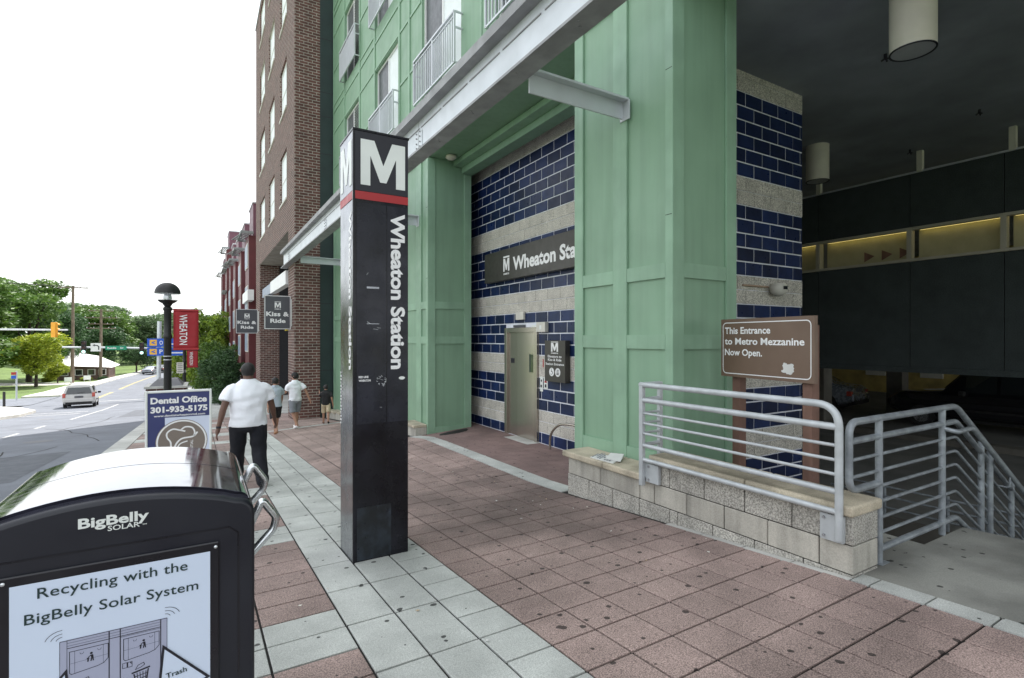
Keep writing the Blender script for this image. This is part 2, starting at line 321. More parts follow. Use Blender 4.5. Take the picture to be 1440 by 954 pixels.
def strip(mb, pts, w, n, m=0):      # flat printed ribbon along points with mitred joints, in the plane with normal n
    pts = [Vector(p) for p in pts]; n = Vector(n).normalized(); k = len(pts); closed = (pts[0]-pts[-1]).length < 1e-6 and k > 3; vs = []
    for i in range(k):
        if closed and i in (0, k-1): a, b = pts[k-2], pts[1]
        else: a, b = pts[max(i-1, 0)], pts[min(i+1, k-1)]
        t0 = (pts[i]-a); t1 = (b-pts[i]); t0 = t0.normalized() if t0.length > 1e-9 else t1.normalized(); t1 = t1.normalized() if t1.length > 1e-9 else t0
        q = n.cross((t0+t1).normalized() if (t0+t1).length > 1e-6 else t0); c = max(.45, q.dot(n.cross(t0))); q = q*(w/2/c); vs += [pts[i]-q, pts[i]+q]
    mb.add(vs, [(2*i, 2*i+2, 2*i+3, 2*i+1) for i in range(k-1)], m)

# ------------------------------------------------------------------ ground heights
PR = [(-80, 3.2), (-20, -.15), (0, -1.56), (45, -4.73), (60, -5.6), (80, -6.2), (120, -6.6), (200, -6), (330, -5), (700, -3)]
FR = [(-80, 3), (-20, -.4), (0, -1.60), (1.93, -1.69), (3.1, -1.77), (5.3, -1.93), (6, -1.97), (10, -2.03), (10.9, -2.14), (13, -2.33), (16.75, -2.63), (20.4, -2.96), (35, -4.05), (60, -5.6), (80, -6.2), (120, -6.5), (200, -6), (330, -5), (700, -3)]
def interp(T, y):
    if y <= T[0][0]: return T[0][1]
    for (a, za), (b, zb) in zip(T, T[1:]):
        if y <= b: return za+(zb-za)*(y-a)/(b-a)
    return T[-1][1]
def G(x, y):
    t = min(max((x-1.8)/2.1, 0), 1)
    return interp(PR, y)*(1-t)+interp(FR, y)*t
def xcurve(y):        # far down the hill the road swings to the right
    return 0 if y < 70 else (y-70)**2*.0011
def sheet(name, m, xs, ys, dz, zf=None, curve=False, kind='structure', parent=None):
    mb = MB(); nx = len(xs)
    for y in ys:
        for x in xs: mb.v.append((x+(xcurve(y) if curve else 0), y, (zf or G)(x, y)+dz))
    for j in range(len(ys)-1):
        for i in range(nx-1):
            a = j*nx+i; mb.f.append((a, a+1, a+nx+1, a+nx)); mb.m.append(0)
    o = mb.build(name, m, parent)
    if kind: o['kind'] = kind
    return o
def rng(a, b, s): return [a+(b-a)*i/max(1, round((b-a)/s)) for i in range(max(1, round((b-a)/s))+1)]
YS = sorted(set(rng(-20, 60, 4)+rng(60, 200, 7)+[-80, -50, 230, 270, 330, 450, 700]+[0, 45]))
def lawnz(x, y):
    b = interp(PR, y)
    if x > 4.3 and y < 36: return -7
    if x > 4.3: return b-.2
    t = min(max((-x-14)/25, 0), 1); h = 1.6*t*t*min(max((y-40)/30, 0), 1)
    hill = 0
    return b-.22+h+hill+.12*math.sin(x*.21+y*.09)*t
sheet('terrain', M['grass'], [-700, -300, -150, -80, -55, -40, -30, -24, -19, -15, -12, -9, -5, 0, 2, 4.2, 4.4, 8, 20, 60, 150, 400, 700], YS+[35.5, 36.5] if False else sorted(set(YS+[35.9, 36.1])), -.03, lawnz)
RZ = -.14
sheet('road', M['asphalt'], [-12.4, -9, -5.5, -1.9], [y for y in YS if y <= 230], RZ, curve=True)
sheet('side_street', M['asphalt'], rng(-60, -12.3, 6), [58, 60, 64, 68, 70], RZ+.03, lambda x, y: interp(PR, y)+.0)
sheet('far_driveway', M['path'], rng(-60, -12.3, 6), [96, 98, 100, 102], -.02, lawnz)
# road paint
def paint(name, m, x, w, y0, y1, dz=.004):
    mb = MB(); ys = rng(y0, y1, 2)
    for a, b in zip(ys, ys[1:]):
        ca, cb = xcurve(a), xcurve(b)
        mb.quad((x-w/2+ca, a, G(x, a)+RZ+dz), (x+w/2+ca, a, G(x, a)+RZ+dz), (x+w/2+cb, b, G(x, b)+RZ+dz), (x-w/2+cb, b, G(x, b)+RZ+dz))
    return tag(mb.build(name, m), kind='structure')
paint('lane_line', M['line_white'], -5.55, .12, 34, 52)
for y in (14, 19.5, 24.3, 28.3): paint('lane_dash', M['line_white'], -5.75, .12, y, y+1.7)
for dx in (-.1, .1): paint('centre_line', M['line_yellow'], -8.6+dx, .1, 60, 125)
for dx in (-.1, .1): paint('centre_line', M['line_yellow'], -8.7+dx, .1, 6, 34)
for k, y in enumerate((40.5, 43.2)): 
    mb = MB(); z = G(-7, y)+RZ+.005
    mb.quad((-12, y, z), (-6.2, y, z), (-6.2, y+.35, G(-7, y+.35)+RZ+.005), (-12, y+.35, G(-7, y+.35)+RZ+.005)); tag(mb.build('crosswalk_line', M['line_white']), kind='structure')
mb = MB(); y = 60; z0, z1 = G(-5, y)+RZ+.005, G(-5, y+.4)+RZ+.005
mb.quad((-8.3, y, z0), (-2, y, z0), (-2, y+.4, z1), (-8.3, y+.4, z1)); tag(mb.build('stop_line', M['line_white']), kind='structure')
def onroad(pts, dz): return [(x, y, G(x, y)+RZ+dz) for x, y in pts]
darkpatch = mat('asphalt_patch', (.10, .108, .125), .92, var=.15, scale=3, speck=.2, sscale=120)
for pts in ([(-4.9, 12.5), (-2.9, 12.7), (-2.85, 17.5), (-4.8, 17.2)], [(-8.4, 20), (-6.6, 20.1), (-6.7, 23.5), (-8.3, 23.4)], [(-3.6, 33), (-2.4, 33.1), (-2.5, 41), (-3.5, 40.8)]):
    tag(MB().add(onroad(pts, .003), [(0, 1, 2, 3)]).build('asphalt_patch', darkpatch), kind='structure')
cr_ = MB()
for (x, y, n_, dx, dy) in ((-3.2, 9, 16, -.05, .75), (-6.5, 12, 14, .25, .6), (-2.6, 20, 12, -.25, .7), (-9.5, 16, 14, .12, .8), (-4.6, 26, 10, .1, 1.1), (-8, 30, 8, .35, .5)):
    P_ = []
    for i in range(n_): P_.append((x, y)); x += dx+random.uniform(-.16, .16); y += dy*random.uniform(.6, 1.3)
    strip(cr_, [Vector(p) for p in onroad(P_, .0035)], .035, (0, .07, 1))
tag(cr_.build('tar_crack_seals', M['mortar']), kind='stuff')
for (x, y) in ((-4.3, 21.5), (-6.9, 36)):
    mh = MB(); mh.v = onroad([(x+.36*math.cos(a*math.pi/12), y+.36*math.sin(a*math.pi/12)) for a in range(24)], .005); mh.f = [tuple(range(24))]; mh.m = [0]
    tag(mh.build('manhole_cover', M['pewter'] if False else M['roofgrey']), 'round iron manhole cover in the '+('shaded near lane' if y < 30 else 'sunlit lane behind the minivan'), 'manhole cover')
# kerbs and the corner island on the far side
def kerbrun(name, x0, x1, y0, y1, h0=-.3, dz=0.0, step=3, m='kerb'):
    mb = MB(); ys = rng(y0, y1, step)
    for a, b in zip(ys, ys[1:]):
        ca, cb = xcurve(a), xcurve(b)
        za, zb = G(-3, a)+dz, G(-3, b)+dz
        mb.hexa([(x0+ca, a, za+h0), (x1+ca, a, za+h0), (x1+cb, b, zb+h0), (x0+cb, b, zb+h0), (x0+ca, a, za), (x1+ca, a, za), (x1+cb, b, zb), (x0+cb, b, zb)])
    return tag(mb.build(name, M[m]), kind='structure')
kerbrun('far_kerb', -14.2, -12.4, 71, 200)
kerbrun('far_kerb', -14.4, -12.4, -20, 33)
kerbrun('right_verge_kerb', -1.9, -1.5, 60, 200)
island = MB(); ip = [(-9.6, 34.5), (-8.9, 40.5), (-9.3, 46), (-11.4, 52), (-14, 56.5), (-22, 57.6), (-22, 46), (-15, 34.5)]
zi = lambda p: G(p[0], p[1])+.02
top = [(p[0], p[1], zi(p)) for p in ip]; bot = [(p[0], p[1], zi(p)-.35) for p in ip]; n = len(ip)
island.add(top+bot, [tuple(range(n))]+[(i, i+n, (i+1) % n+n, (i+1) % n) for i in range(n)])
tag(island.build('corner_pavement', M['path']), kind='structure')
kerbrun('verge_path', -15.5, -12.4, 57.9+13.2, 95, dz=.01, m='path')

# ------------------------------------------------------------------ sidewalk with paving tiles
XL = [-1.495, -1.038, -.581, -.124, .333, .79]; XG = [.79, 1.10, 1.405, 1.71]; XR = [1.71+.3129*i for i in range(8)]
def rowY(k): return 3.33+(.306*k if k < 0 else .2935*k)
sidewalk = sheet('sidewalk', M['mortar'], [-1.52, 0, .8, 1.8, 2.5, 3.2, 3.9, 4.22], rng(-4, 25, 1), -.012)
sheet('far_sidewalk', M['grey_tile'], [-1.52, .8, 1.8, 2.5, 3.2, 3.9, 4.33], [25]+[y for y in YS if 25 < y <= 200], -.004, curve=True)
sheet('sidewalk_underlay', M['mortar'], [-1.52, 0, 1.8, 4.0], rng(-20, -4, 4), -.014)
tiles = []      # (x0,x1,y0,y1,mat)
for k in range(-14, 74):
    y0, y1 = rowY(k), rowY(k+1); cross = (k % 8) in (7, 0)
    farband = k in (46,)
    for a, b in zip(XL, XL[1:]): tiles.append((a, b, y0, y1, 'grey_tile' if cross or farband else 'red_tile'))
    if k < 46:
        if k % 2 == 0:
            y2 = rowY(k+2); tiles.append((XG[0], XG[1], y0, y2, 'grey_tile')); tiles.append((XG[1], XG[2], y0, y2, 'grey_tile'))
        tiles.append((XG[2], XG[3], y0, y1, 'grey_tile'))
    else:
        for a, b in zip(XG, XG[1:]): tiles.append((a, b, y0, y1, 'grey_tile' if farband else 'red_tile'))
    for a, b in zip(XR, XR[1:]): tiles.append((a, b, y0, y1, 'grey_tile' if farband else 'red_tile'))
def tile_mesh(w, l, m, name):
    g = .0070; t = .02; c = .004; mb = MB()
    o = [(-w/2+g, -l/2+g), (w/2-g, -l/2+g), (w/2-g, l/2-g), (-w/2+g, l/2-g)]; i_ = [(-w/2+g+c, -l/2+g+c), (w/2-g-c, -l/2+g+c), (w/2-g-c, l/2-g-c), (-w/2+g+c, l/2-g-c)]
    mb.v = [(x, y, -t) for x, y in o]+[(x, y, -c*.6) for x, y in o]+[(x, y, 0) for x, y in i_]
    mb.f = [(8, 9, 10, 11)]+[(a, (a+1) % 4, (a+1) % 4+4, a+4) for a in range(4)]+[(a+4, (a+1) % 4+4, (a+1) % 4+8, a+8) for a in range(4)]
    me = bpy.data.meshes.new(name); me.from_pydata(mb.v, [], mb.f); me.materials.append(M[m]); me.update(); return me, mb
S_, C_ = math.sin(math.atan(440/735)), math.cos(math.atan(440/735))
def vis(x, y, z):
    d = x*S_+y*C_
    if d < .6: return None
    px = 720+735*(x*C_-y*S_)/d; py = 476-735*z/d
    if px < 330 or px > 1490 or py > 1010: return None
    return d
def orient(x, y):
    e = .15; gx = (G(x+e, y)-G(x-e, y))/(2*e); gy = (G(x, y+e)-G(x, y-e))/(2*e)
    u = Vector((1, 0, gx)).normalized(); v = Vector((0, 1, gy)); n = u.cross(v).normalized(); v = n.cross(u)
    m = Matrix((u, v, n)).transposed().to_4x4(); m.translation = (x, y, G(x, y)+random.uniform(-.0012, .0012)); return m
rec = []
for t in tiles:
    x, y = (t[0]+t[1])/2, (t[2]+t[3])/2; rec.append((vis(x, y, G(x, y)), t))
seen = sorted([r for r in rec if r[0]], key=lambda r: r[0]); near = seen[:300]; nearset = set(r[1] for r in near)
cache = {}
for d, t in near:
    w, l = t[1]-t[0], t[3]-t[2]; key = (round(w, 3), round(l, 3), t[4])
    if key not in cache: cache[key] = tile_mesh(w, l, t[4], 'paving_tile')[0]
    o = bpy.data.objects.new('paving_tile', cache[key]); C.objects.link(o); o.parent = sidewalk
    o.matrix_local = orient((t[0]+t[1])/2, (t[2]+t[3])/2)
rest = MB()
for d, t in rec:
    if t in nearset: continue
    w, l = t[1]-t[0], t[3]-t[2]; _, mb = tile_mesh(w, l, t[4], 'x'); m = orient((t[0]+t[1])/2, (t[2]+t[3])/2)
    rest.add([m @ Vector(v) for v in mb.v], mb.f, 0 if t[4] == 'red_tile' else 1)
tag(rest.build('far_paving_tiles', [M['red_tile'], M['grey_tile']], sidewalk), kind='stuff')
for me in list(bpy.data.meshes):
    if me.users == 0: bpy.data.meshes.remove(me)
# pale strips: along the kerb, along the frontage, and threshold stones by the stair platform
def stones(name, m, x0, x1, y0, y1, L, parent=None, dz=.002, gap=.006):
    y = y0; out = []
    while y < y1-.05:
        e = min(y+L, y1); mb = MB(); a, b = y+gap/2, e-gap/2
        P = lambda x, yy, d: (x, yy, G(x, yy)+dz+d)
        mb.hexa([P(x0, a, -.2), P(x1, a, -.2), P(x1, b, -.2), P(x0, b, -.2), P(x0, a, 0), P(x1, a, 0), P(x1, b, 0), P(x0, b, 0)])
        out.append(mb.build(name, M[m], parent)); y = e
    return out
kerb = tag(bx('kerb_base', M['mortar'], -1.88, -1.53, -4, -3.9, -1.9, -1.8), kind='structure'); kerb.name = 'kerb'
stones('kerb_stone', 'kerb', -1.9, -1.50, -4, 60, 2.4, kerb)
thr = sheet('frontage_strip', M['mortar'], [3.898, 4.24], rng(5.2, 10.9, 1), -.015)
stones('paving_stone', 'grey_tile', 3.905, 4.17, 5.32, 10.85, .6, thr)
thr2 = sheet('threshold_strip', M['mortar'], [3.9, 4.08], rng(-3, 1.95, 1), -.01)
stones('threshold_stone', 'grey_tile', 3.905, 4.07, -3, 1.92, .32, thr2, .004, .012)
stones('threshold_stone', 'kerb', 3.885, 3.945, 1.92, 3.6, .42, thr2, .001, .012)
lt_ = MB()
for i in range(46):
    x = random.choice((random.uniform(.5, 3.8), random.gauss(3.3, .5))); y = random.uniform(2, 9); z = G(x, y)+.004; a = random.uniform(0, 6.28); r1 = random.uniform(.006, .018); r2 = r1*random.uniform(.4, .9)
    lt_.quad(*[(x+r1*math.cos(a+k*1.57) if k % 2 == 0 else x+r2*math.cos(a+k*1.57), y+(r1 if k % 2 == 0 else r2)*math.sin(a+k*1.57), z+random.uniform(0, .006)) for k in range(4)], m=i % 3)
tag(lt_.build('litter_scraps', [M['offwhite'], M['paper'], M['newsprint']]), kind='stuff')
# recess floor in front of the elevator
recess = sheet('recess_floor', M['mortar'], [4.17, 5.74], rng(5.3, 13, 1), -.012, lambda x, y: G(4.2, y) if y < 6 else (G(4.2, y)*(1-min((x-4.17)/1.3, 1))+min((x-4.17)/1.3, 1)*-2.04))
def rz(x, y): t = min((x-4.17)/1.3, 1); return G(4.2, y)*(1-t)+t*(-2.04 if y > 5.6 else -1.98)
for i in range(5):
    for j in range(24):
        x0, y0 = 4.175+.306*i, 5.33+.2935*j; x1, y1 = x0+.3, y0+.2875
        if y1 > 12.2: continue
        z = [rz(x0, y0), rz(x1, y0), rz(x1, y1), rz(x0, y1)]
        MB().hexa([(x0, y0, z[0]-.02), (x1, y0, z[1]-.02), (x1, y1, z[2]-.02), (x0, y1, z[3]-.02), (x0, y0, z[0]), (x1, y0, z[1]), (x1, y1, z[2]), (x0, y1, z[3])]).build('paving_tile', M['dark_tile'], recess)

# ================================================================== green apartment building
FX = 4.33
def wall_holes(mb, o, u, v, nin, W, H, holes, depth, m=0):
    """wall rectangle o + a*u + b*v with rectangular holes (a0,a1,b0,b1) and reveals of a given depth"""
    o = Vector(o); u = Vector(u); v = Vector(v); nin = Vector(nin)
    A = sorted(set([0, W]+[h[0] for h in holes]+[h[1] for h in holes])); B = sorted(set([0, H]+[h[2] for h in holes]+[h[3] for h in holes]))
    P = lambda a, b, d=0: o+u*a+v*b+nin*d
    for a0, a1 in zip(A, A[1:]):
        for b0, b1 in zip(B, B[1:]):
            ca, cb = (a0+a1)/2, (b0+b1)/2
            if any(h[0] < ca < h[1] and h[2] < cb < h[3] for h in holes): continue
            mb.quad(P(a0, b0), P(a1, b0), P(a1, b1), P(a0, b1), m)
    for h in holes:
        a0, a1, b0, b1 = h[:4]
        mb.quad(P(a0, b0), P(a0, b0, depth), P(a0, b1, depth), P(a0, b1), m); mb.quad(P(a1, b0, depth), P(a1, b0), P(a1, b1), P(a1, b1, depth), m)
        mb.quad(P(a0, b0), P(a1, b0), P(a1, b0, depth), P(a0, b0, depth), m); mb.quad(P(a0, b1, depth), P(a1, b1, depth), P(a1, b1), P(a0, b1), m)
gb = thing('apartment_building', 'tall pale green panelled apartment building with grey balcony rails above the station entrance', 'building', (FX, 10, -2))
TOP = 22
# windows: (y0,y1,z0,z1,kind)
wins = []
for n in range(5):
    b = 5.2+3.6*n
    wins += [(16.56, 18.45, b, b+2.4, 'louvre'), (12.80, 14.83, b, b+2.4, 'half'), (9.14, 11.2, b, b+2.65, 'half'), (5.5, 7.75, b, b+2.4, 'half'), (1.6, 3.6, b, b+2.4, 'half'), (-2.5, -.6, b, b+2.4, 'half')]
mb = MB(); Y0 = -9
wall_holes(mb, (FX, Y0, 4.02), (0, 1, 0), (0, 0, 1), (1, 0, 0), 20.35-Y0, TOP-4.02, [(w[0]-Y0, w[1]-Y0, w[2]-4.02, w[3]-4.02) for w in wins], .13)
mb.box(FX+.5, 9, Y0, 20.35, TOP-.4, TOP-.001)
mb.quad((FX, Y0, TOP), (9, Y0, TOP), (9, 20.35, TOP), (FX, 20.35, TOP)); mb.quad((FX, Y0, 4.02), (FX, Y0, TOP), (9, Y0, TOP), (9, Y0, 4.02)); mb.quad((FX, 20.35, 4.02), (9, 20.35, 4.02), (9, 20.35, TOP), (FX, 20.35, TOP))
mb.quad((9, Y0, 4.02), (9, Y0, TOP), (9, 20.35, TOP), (9, 20.35, 4.02))
wallp = mb.build('wall', M['green'], gb)
def batten(y0, y1, z0, z1, p=.022, x=FX, par=gb): return bx('batten', M['green_trim'], x-p, x-.001, y0, y1, z0, z1, par)
for yb in (20.22, 18.50, 16.50, 14.88, 12.72, 12.0, 8.30, 4.9, .6): 
    wv = .07 if yb in (8.30, 20.22) else .11
    batten(yb-wv/2, yb+wv/2, 4.03, TOP-.05, .028 if wv > .08 else .014)
for n in range(5):
    b = 5.2+3.6*n
    for z, segs in ((b+1.13, [(18.56, 20.18), (14.94, 16.44), (12.06, 12.66), (11.26, 11.94), (7.8, 8.26)]), (b+2.46, [(18.56, 20.18), (16.55, 18.45), (14.94, 16.44), (12.78, 14.82), (12.06, 12.66), (11.26, 11.94)]), (b+3.22, [(18.56, 20.18), (16.55, 18.45), (14.94, 16.44), (12.78, 14.82), (12.06, 12.66), (8.35, 11.9)]), (b-.12, [(14.94, 16.44), (18.56, 20.18)])):
        for s0, s1 in segs:
            if z < TOP-.2: batten(s0+.003, s1-.003, z-.03, z+.03, .02)
for (y0, y1, z0, z1, kind) in wins:
    if z1 > TOP: continue
    fr = MB(); x0, x1 = FX+.06, FX+.125; t = .05; ym = (y0+y1)/2
    for a in ((y0, y0+t), (y1-t, y1), (ym-t/2, ym+t/2)): fr.box(x0, x1, a[0], a[1], z0, z1)
    fr.box(x0+.002, x1-.002, y0+t, y1-t, z0, z0+t); fr.box(x0+.002, x1-.002, y0+t, y1-t, z1-t, z1)
    w = fr.build('window', M['white'], gb)
    near_m, far_m = ('blind', 'screen') if kind == 'half' else ('louvre', 'screen')
    bx('pane', M[near_m], x0+.03, x0+.04, y0+t, ym-t/2, z0+t, z1-t, w, label='white blind pane' if kind == 'half' else 'grey louvred pane')
    bx('pane', M[far_m], x0+.03, x0+.04, ym+t/2, y1-t, z0+t, z1-t, w)
    if kind == 'louvre':
        mb = MB(); z = z0+.1
        while z < z1-.1: mb.box(x0+.012, x0+.029, y0+t+.01, ym-t/2-.01, z, z+.035); z += .085
        mb.build('slat', M['tan_wall'] if False else M['louvre'], w)
    # juliet balcony
    if y0 < 0 and z0 > 9: continue
    rb = MB(); xr = FX-.17; a0, a1 = y0-.06, y1+.06; zb, zt = z0+.05, z0+1.02
    rb.bar((xr, a0, zt), (xr, a1, zt), .05, .04); rb.bar((xr, a0, zb), (xr, a1, zb), .035, .035); rb.bar((xr, a0, zt-.09), (xr, a1, zt-.09), .03, .02)
    for a in (a0, a1, (a0+a1)/2): rb.bar((xr, a, zb), (xr, a, zt), .035, .035, up=(0, 1, 0))
    for a in (a0, a1):
        for z in (zb, zt, zt-.3): rb.bar((xr, a, z), (FX-.002, a, z), .03, .03)
    r = rb.build('balcony_rail', M['pewter'], gb); nb = 21 if kind != 'louvre' else 30
    k = MB()
    for i in range(1, nb):
        a = a0+(a1-a0)*i/nb; wv = .024 if kind != 'louvre' else .045; k.bar((xr, a, zb+.017), (xr, a, zt-.1), wv, wv*.7, up=(0, 1, 0))
    k.build('balusters', M['pewter'], r)
# soffit over the recess with its deep edge beams
bx('soffit', M['green'], FX+.01, 5.15, 5.6, 20.3, 4.022, 4.10, gb)
bx('edge_beam', M['green'], 5.15, 5.42, 5.6, 10.85, 3.76, 4.09, gb); bx('edge_beam', M['green_trim'], 4.95, 5.146, 5.6, 10.85, 3.90, 4.01, gb)
MB().lathe([(.0, 0), (.11, -.01), (.12, -.05), (.07, -.09), (.0, -.1)], (4.75, 10.55, 4.02), 16).build('soffit_light', M['lampcream'], gb, smooth=True)
# the two big panelled columns and the panelled lower wall
def column(y0, y1, zb, vy, mats=('green', 'green_trim'), x1=5.40):
    p = .03
    core = bx('column', M['green'], FX+p, x1-p, y0+p, y1-p, zb, 4.019 if x1 > 5 else 4.015, gb)
    tr = []
    for a, b in vy: tr.append(bx('batten', M['green_trim'], FX, FX+p-.001, a+.003, b-.003, zb+.003, 3.998, core, bevel=.004, seg=1))
    for z in (1.33, 2.9): bx('seam', M['mortar'], FX-.0012, FX-.0002, y0+.01, y0+.10, z, z+.006, core)
    for (z0, z1) in ((.66, .82), (-.12, .04), (zb, -1.27) if y0 < 5 else (-2.2, -1.99)):
        for (a0, b0), (a1, b1) in zip(vy, vy[1:]): bx('batten', M['green_trim'], FX+.004, FX+p-.001, b0, a1, z0, z1, core)
    # right hand face
    for a, b in ((FX, FX+.18), (x1-.18, x1)): bx('batten', M['green_trim'], a+.003, b-.001, y0, y0+p-.001, zb, 4.0, core, bevel=.003, seg=1)
    for (z0, z1) in ((.66, .82), (-.12, .04), (zb, zb+.14) if y0 < 5 else (-2.13, -1.98)): bx('batten', M['green_trim'], FX+.181, x1-.181, y0+.004, y0+p-.001, z0, z1, core)
    for a in (.24, 3.2): bx('seam', M['green_trim'], x1-.3 if False else FX+.5, x1-.35, y0+p-.004, y0+p, a-.001, a+.001, core) if False else None
    return core
column(3.90, 5.60, -3.2, [(3.90, 4.01), (4.60, 4.84), (5.42, 5.60)])
column(10.85, 13.2, -2.5, [(10.85, 10.98), (11.26, 11.58), (13.0, 13.2)])
lw = bx('lower_wall', M['green'], FX+.03, 4.9, 13.2, 20.35, -3.2, 4.018, gb)
for y in (14.1, 15.6, 17.1, 18.6, 20.2): bx('batten', M['green_trim'], FX, FX+.029, y-.09, y+.09, -3.2, 4.0, lw)
for z0, z1 in ((.66, .82), (-.12, .04)):
    for a, b in ((13.2, 14.01), (14.19, 15.51), (15.69, 17.01), (17.19, 18.51), (18.69, 20.11)): bx('batten', M['green_trim'], FX+.004, FX+.029, a, b, z0, z1, lw)
# low stone-capped plinth beyond the far column
pl = thing('plinth_wall', 'low block plinth with pale stone cap at the foot of the far green column', 'low wall', (4.15, 12, -2.2))
for k in range(12):
    y = 10.9+.78*k; z = G(4.1, y)
    bx('block', M['block_smooth'], 4.06, FX-.002, y+.004, y+.776, z-.25, z+.17, pl, bevel=.006, seg=1)
    bx('cap_stone', M['cap'], 4.02, FX-.003, y+.002, y+.778, z+.172, z+.23, pl, bevel=.008, seg=1)

# ================================================================== steel canopy beam
stb = thing('steel_canopy_beam', 'long grey steel I-beam running along the pavement side of the green building', 'beam', (2.88, 10, 2.8))
mb = MB(); ya, yb = -1.5, 22.4
MB().box(2.872, 2.888, ya, yb, 2.792, 3.30).build('web', M['steel'], stb)
bx('bottom_flange', M['steel_under'], 2.76, 3.0, ya, yb, 2.76, 2.79, stb); bx('top_flange', M['steel_under'], 2.74, 3.02, ya, yb, 3.302, 3.335, stb)
bx('top_channel', M['steel_under'], 2.742, 2.752, ya, yb, 3.336, 3.42, stb)
for z in (3.17,):
    y = ya
    while y < yb-1: bx('stitch_plate', M['steel_under'], 2.862, 2.871, y, y+.75, z, z+.014, stb); y += .82
for ys_ in (7.55, 14.4, 20.9):
    sp = bx('splice_plate', M['steel'], 2.862, 2.8715, ys_-.14, ys_+.14, 2.84, 3.13, stb)
    bx('splice_gap', M['steel_under'], 2.859, 2.8615, ys_-.003, ys_+.003, 2.80, 3.29, sp)
    for dy in (-.07, .07):
        for dz in (2.90, 2.97, 3.05, 3.12): MB().tube([(2.861, ys_+dy, dz), (2.848, ys_+dy, dz)], .013, 6).build('bolt', M['steel_under'], sp)
y = 1.5
while y < 21:
    for dy in (0, .06): MB().tube([(2.83+dy, y+dy, 2.76), (2.83+dy, y+dy, 2.752)], .014, 6).build('bolt', M['steel_under'], stb)
    y += 1.05
for ys_ in (4.66, 11.5, 19.2):
    s = MB().box(3.0, FX, ys_-.01, ys_+.01, 2.60, 2.80).build('strut', M['steel'], stb)
    bx('strut_flange', M['steel'], 3.0, FX-.0, ys_-.10, ys_+.10, 2.801, 2.825, s)
    bx('end_plate', M['steel'], FX-.014, FX-.001, ys_-.12, ys_+.04, 2.575, 2.799, s)

# ================================================================== tiled station walls
CH = .213; TL_ = .41
PATTERN = [('band', 2), ('blue', 6), ('band', 2), ('blue', 5), ('band', 2), ('blue', 4), ('band', 2), ('blue', 3), ('band', 2), ('blue', 4), ('band', 2), ('blue', 4)]
def tiled(parent, o, u, W, zmin, skip, thick=.05, offs=0.0):
    """courses of navy tile and ground block laid from z=4.14 down; u along the wall, front face at o"""
    o = Vector(o); u = Vector(u); nn = u.cross(Vector((0, 0, 1))); z = 3.71+.43; row = 0; cache = {}
    for kind, rows in PATTERN:
        for r in range(rows):
            z0 = z-CH; off = (0 if row % 2 else TL_/2)+offs; a = -TL_+off
            if z0 < zmin-.2: return
            spans = []
            while a < W:
                iv = [(max(a, 0), min(a+TL_, W))]
                for k in skip:
                    if k[2] < (z+z0)/2 < k[3]: iv = [q for (s, e) in iv for q in ((s, min(e, k[0])), (max(s, k[1]), e)) if q[1]-q[0] > .05]
                spans += iv; a += TL_
            for s, e in spans:
                if e-s > .05:
                    g = .0115 if kind == 'blue' else .005
                    key = (kind, round(e-s, 3))
                    if key not in cache:
                        w2 = (e-s)/2-g; h2 = CH/2-g; b = .004; mb = MB()
                        ol = [(-w2, -h2), (w2, -h2), (w2, h2), (-w2, h2)]; il = [(-w2+b, -h2+b), (w2-b, -h2+b), (w2-b, h2-b), (-w2+b, h2-b)]
                        P = lambda p, d: tuple(u*p[0]+Vector((0, 0, p[1]))+nn*d)
                        mb.v = [P(p, -.03) for p in ol]+[P(p, -.003) for p in ol]+[P(p, 0) for p in il]
                        mb.f = [(8, 9, 10, 11)]+[(i, (i+1) % 4, (i+1) % 4+4, i+4) for i in range(4)]+[(i+4, (i+1) % 4+4, (i+1) % 4+8, i+8) for i in range(4)]
                        me = bpy.data.meshes.new('wall_tile' if kind == 'blue' else 'wall_block'); me.from_pydata(mb.v, [], mb.f); me.materials.append(M['blue' if kind == 'blue' else 'band']); me.update(); cache[key] = me
                    ob = bpy.data.objects.new(cache[key].name.split('.')[0], cache[key]); C.objects.link(ob); setpar(ob, parent)
                    ob.location = o+u*((s+e)/2)+Vector((0, 0, (z+z0)/2))+nn*(.006+random.uniform(-.0015, .0015))
            z = z0; row += 1
EX = 5.7; CY_ = 4.97
ew = thing('elevator_wall', 'wall banded in navy tile and pale block around the station elevator', 'tiled wall', (EX, 8, -2.05))
bx('backing', M['grout'], EX+.004, 6.3, CY_+.02, 14, -2.6, 4.1, ew)
# u runs towards -Y so that the outward normal faces the street (-X)
tiled(ew, (EX, 12.3, 0), (0, -1, 0), 12.3-6.6, -2.1, [(12.3-9.76, 12.3-8.50, -2.2, .24)])
ed = MB(); 
for a, b in ((9.66, 9.76), (8.50, 8.60)): ed.box(EX-.05, EX+.02, a, b, -2.06, .22)
ed.box(EX-.048, EX+.02, 8.6, 9.66, .12, .22)
door = ed.build('elevator_door', M['stainless_dk'], ew, bevel=.004, seg=1)
bx('door_leaf', M['stainless_dk'], EX+.0, EX+.03, 9.28, 9.66, -2.03, .12, door); lf = bx('door_leaf', M['stainless'], EX-.015, EX+.015, 8.6, 9.28, -2.03, .12, door)
bx('vision_panel', M['glass'], EX-.018, EX-.0152, 8.68, 8.82, -.68, -.32, door); bx('floor_indicator', M['inkblack'], EX-.006, EX-.0005, 9.42, 9.56, -.52, -.42, door)
bx('sill', M['kerb'], EX-.30, EX+.02, 8.45, 9.35, -2.09, -2.035, ew)
bx('lintel_light', M['litwhite'], EX-.03, EX-.0, 8.52, 8.72, .22, .26, ew); bx('header_box', M['slate'], EX-.03, EX-.0, 8.98, 9.42, .225, .275, ew)
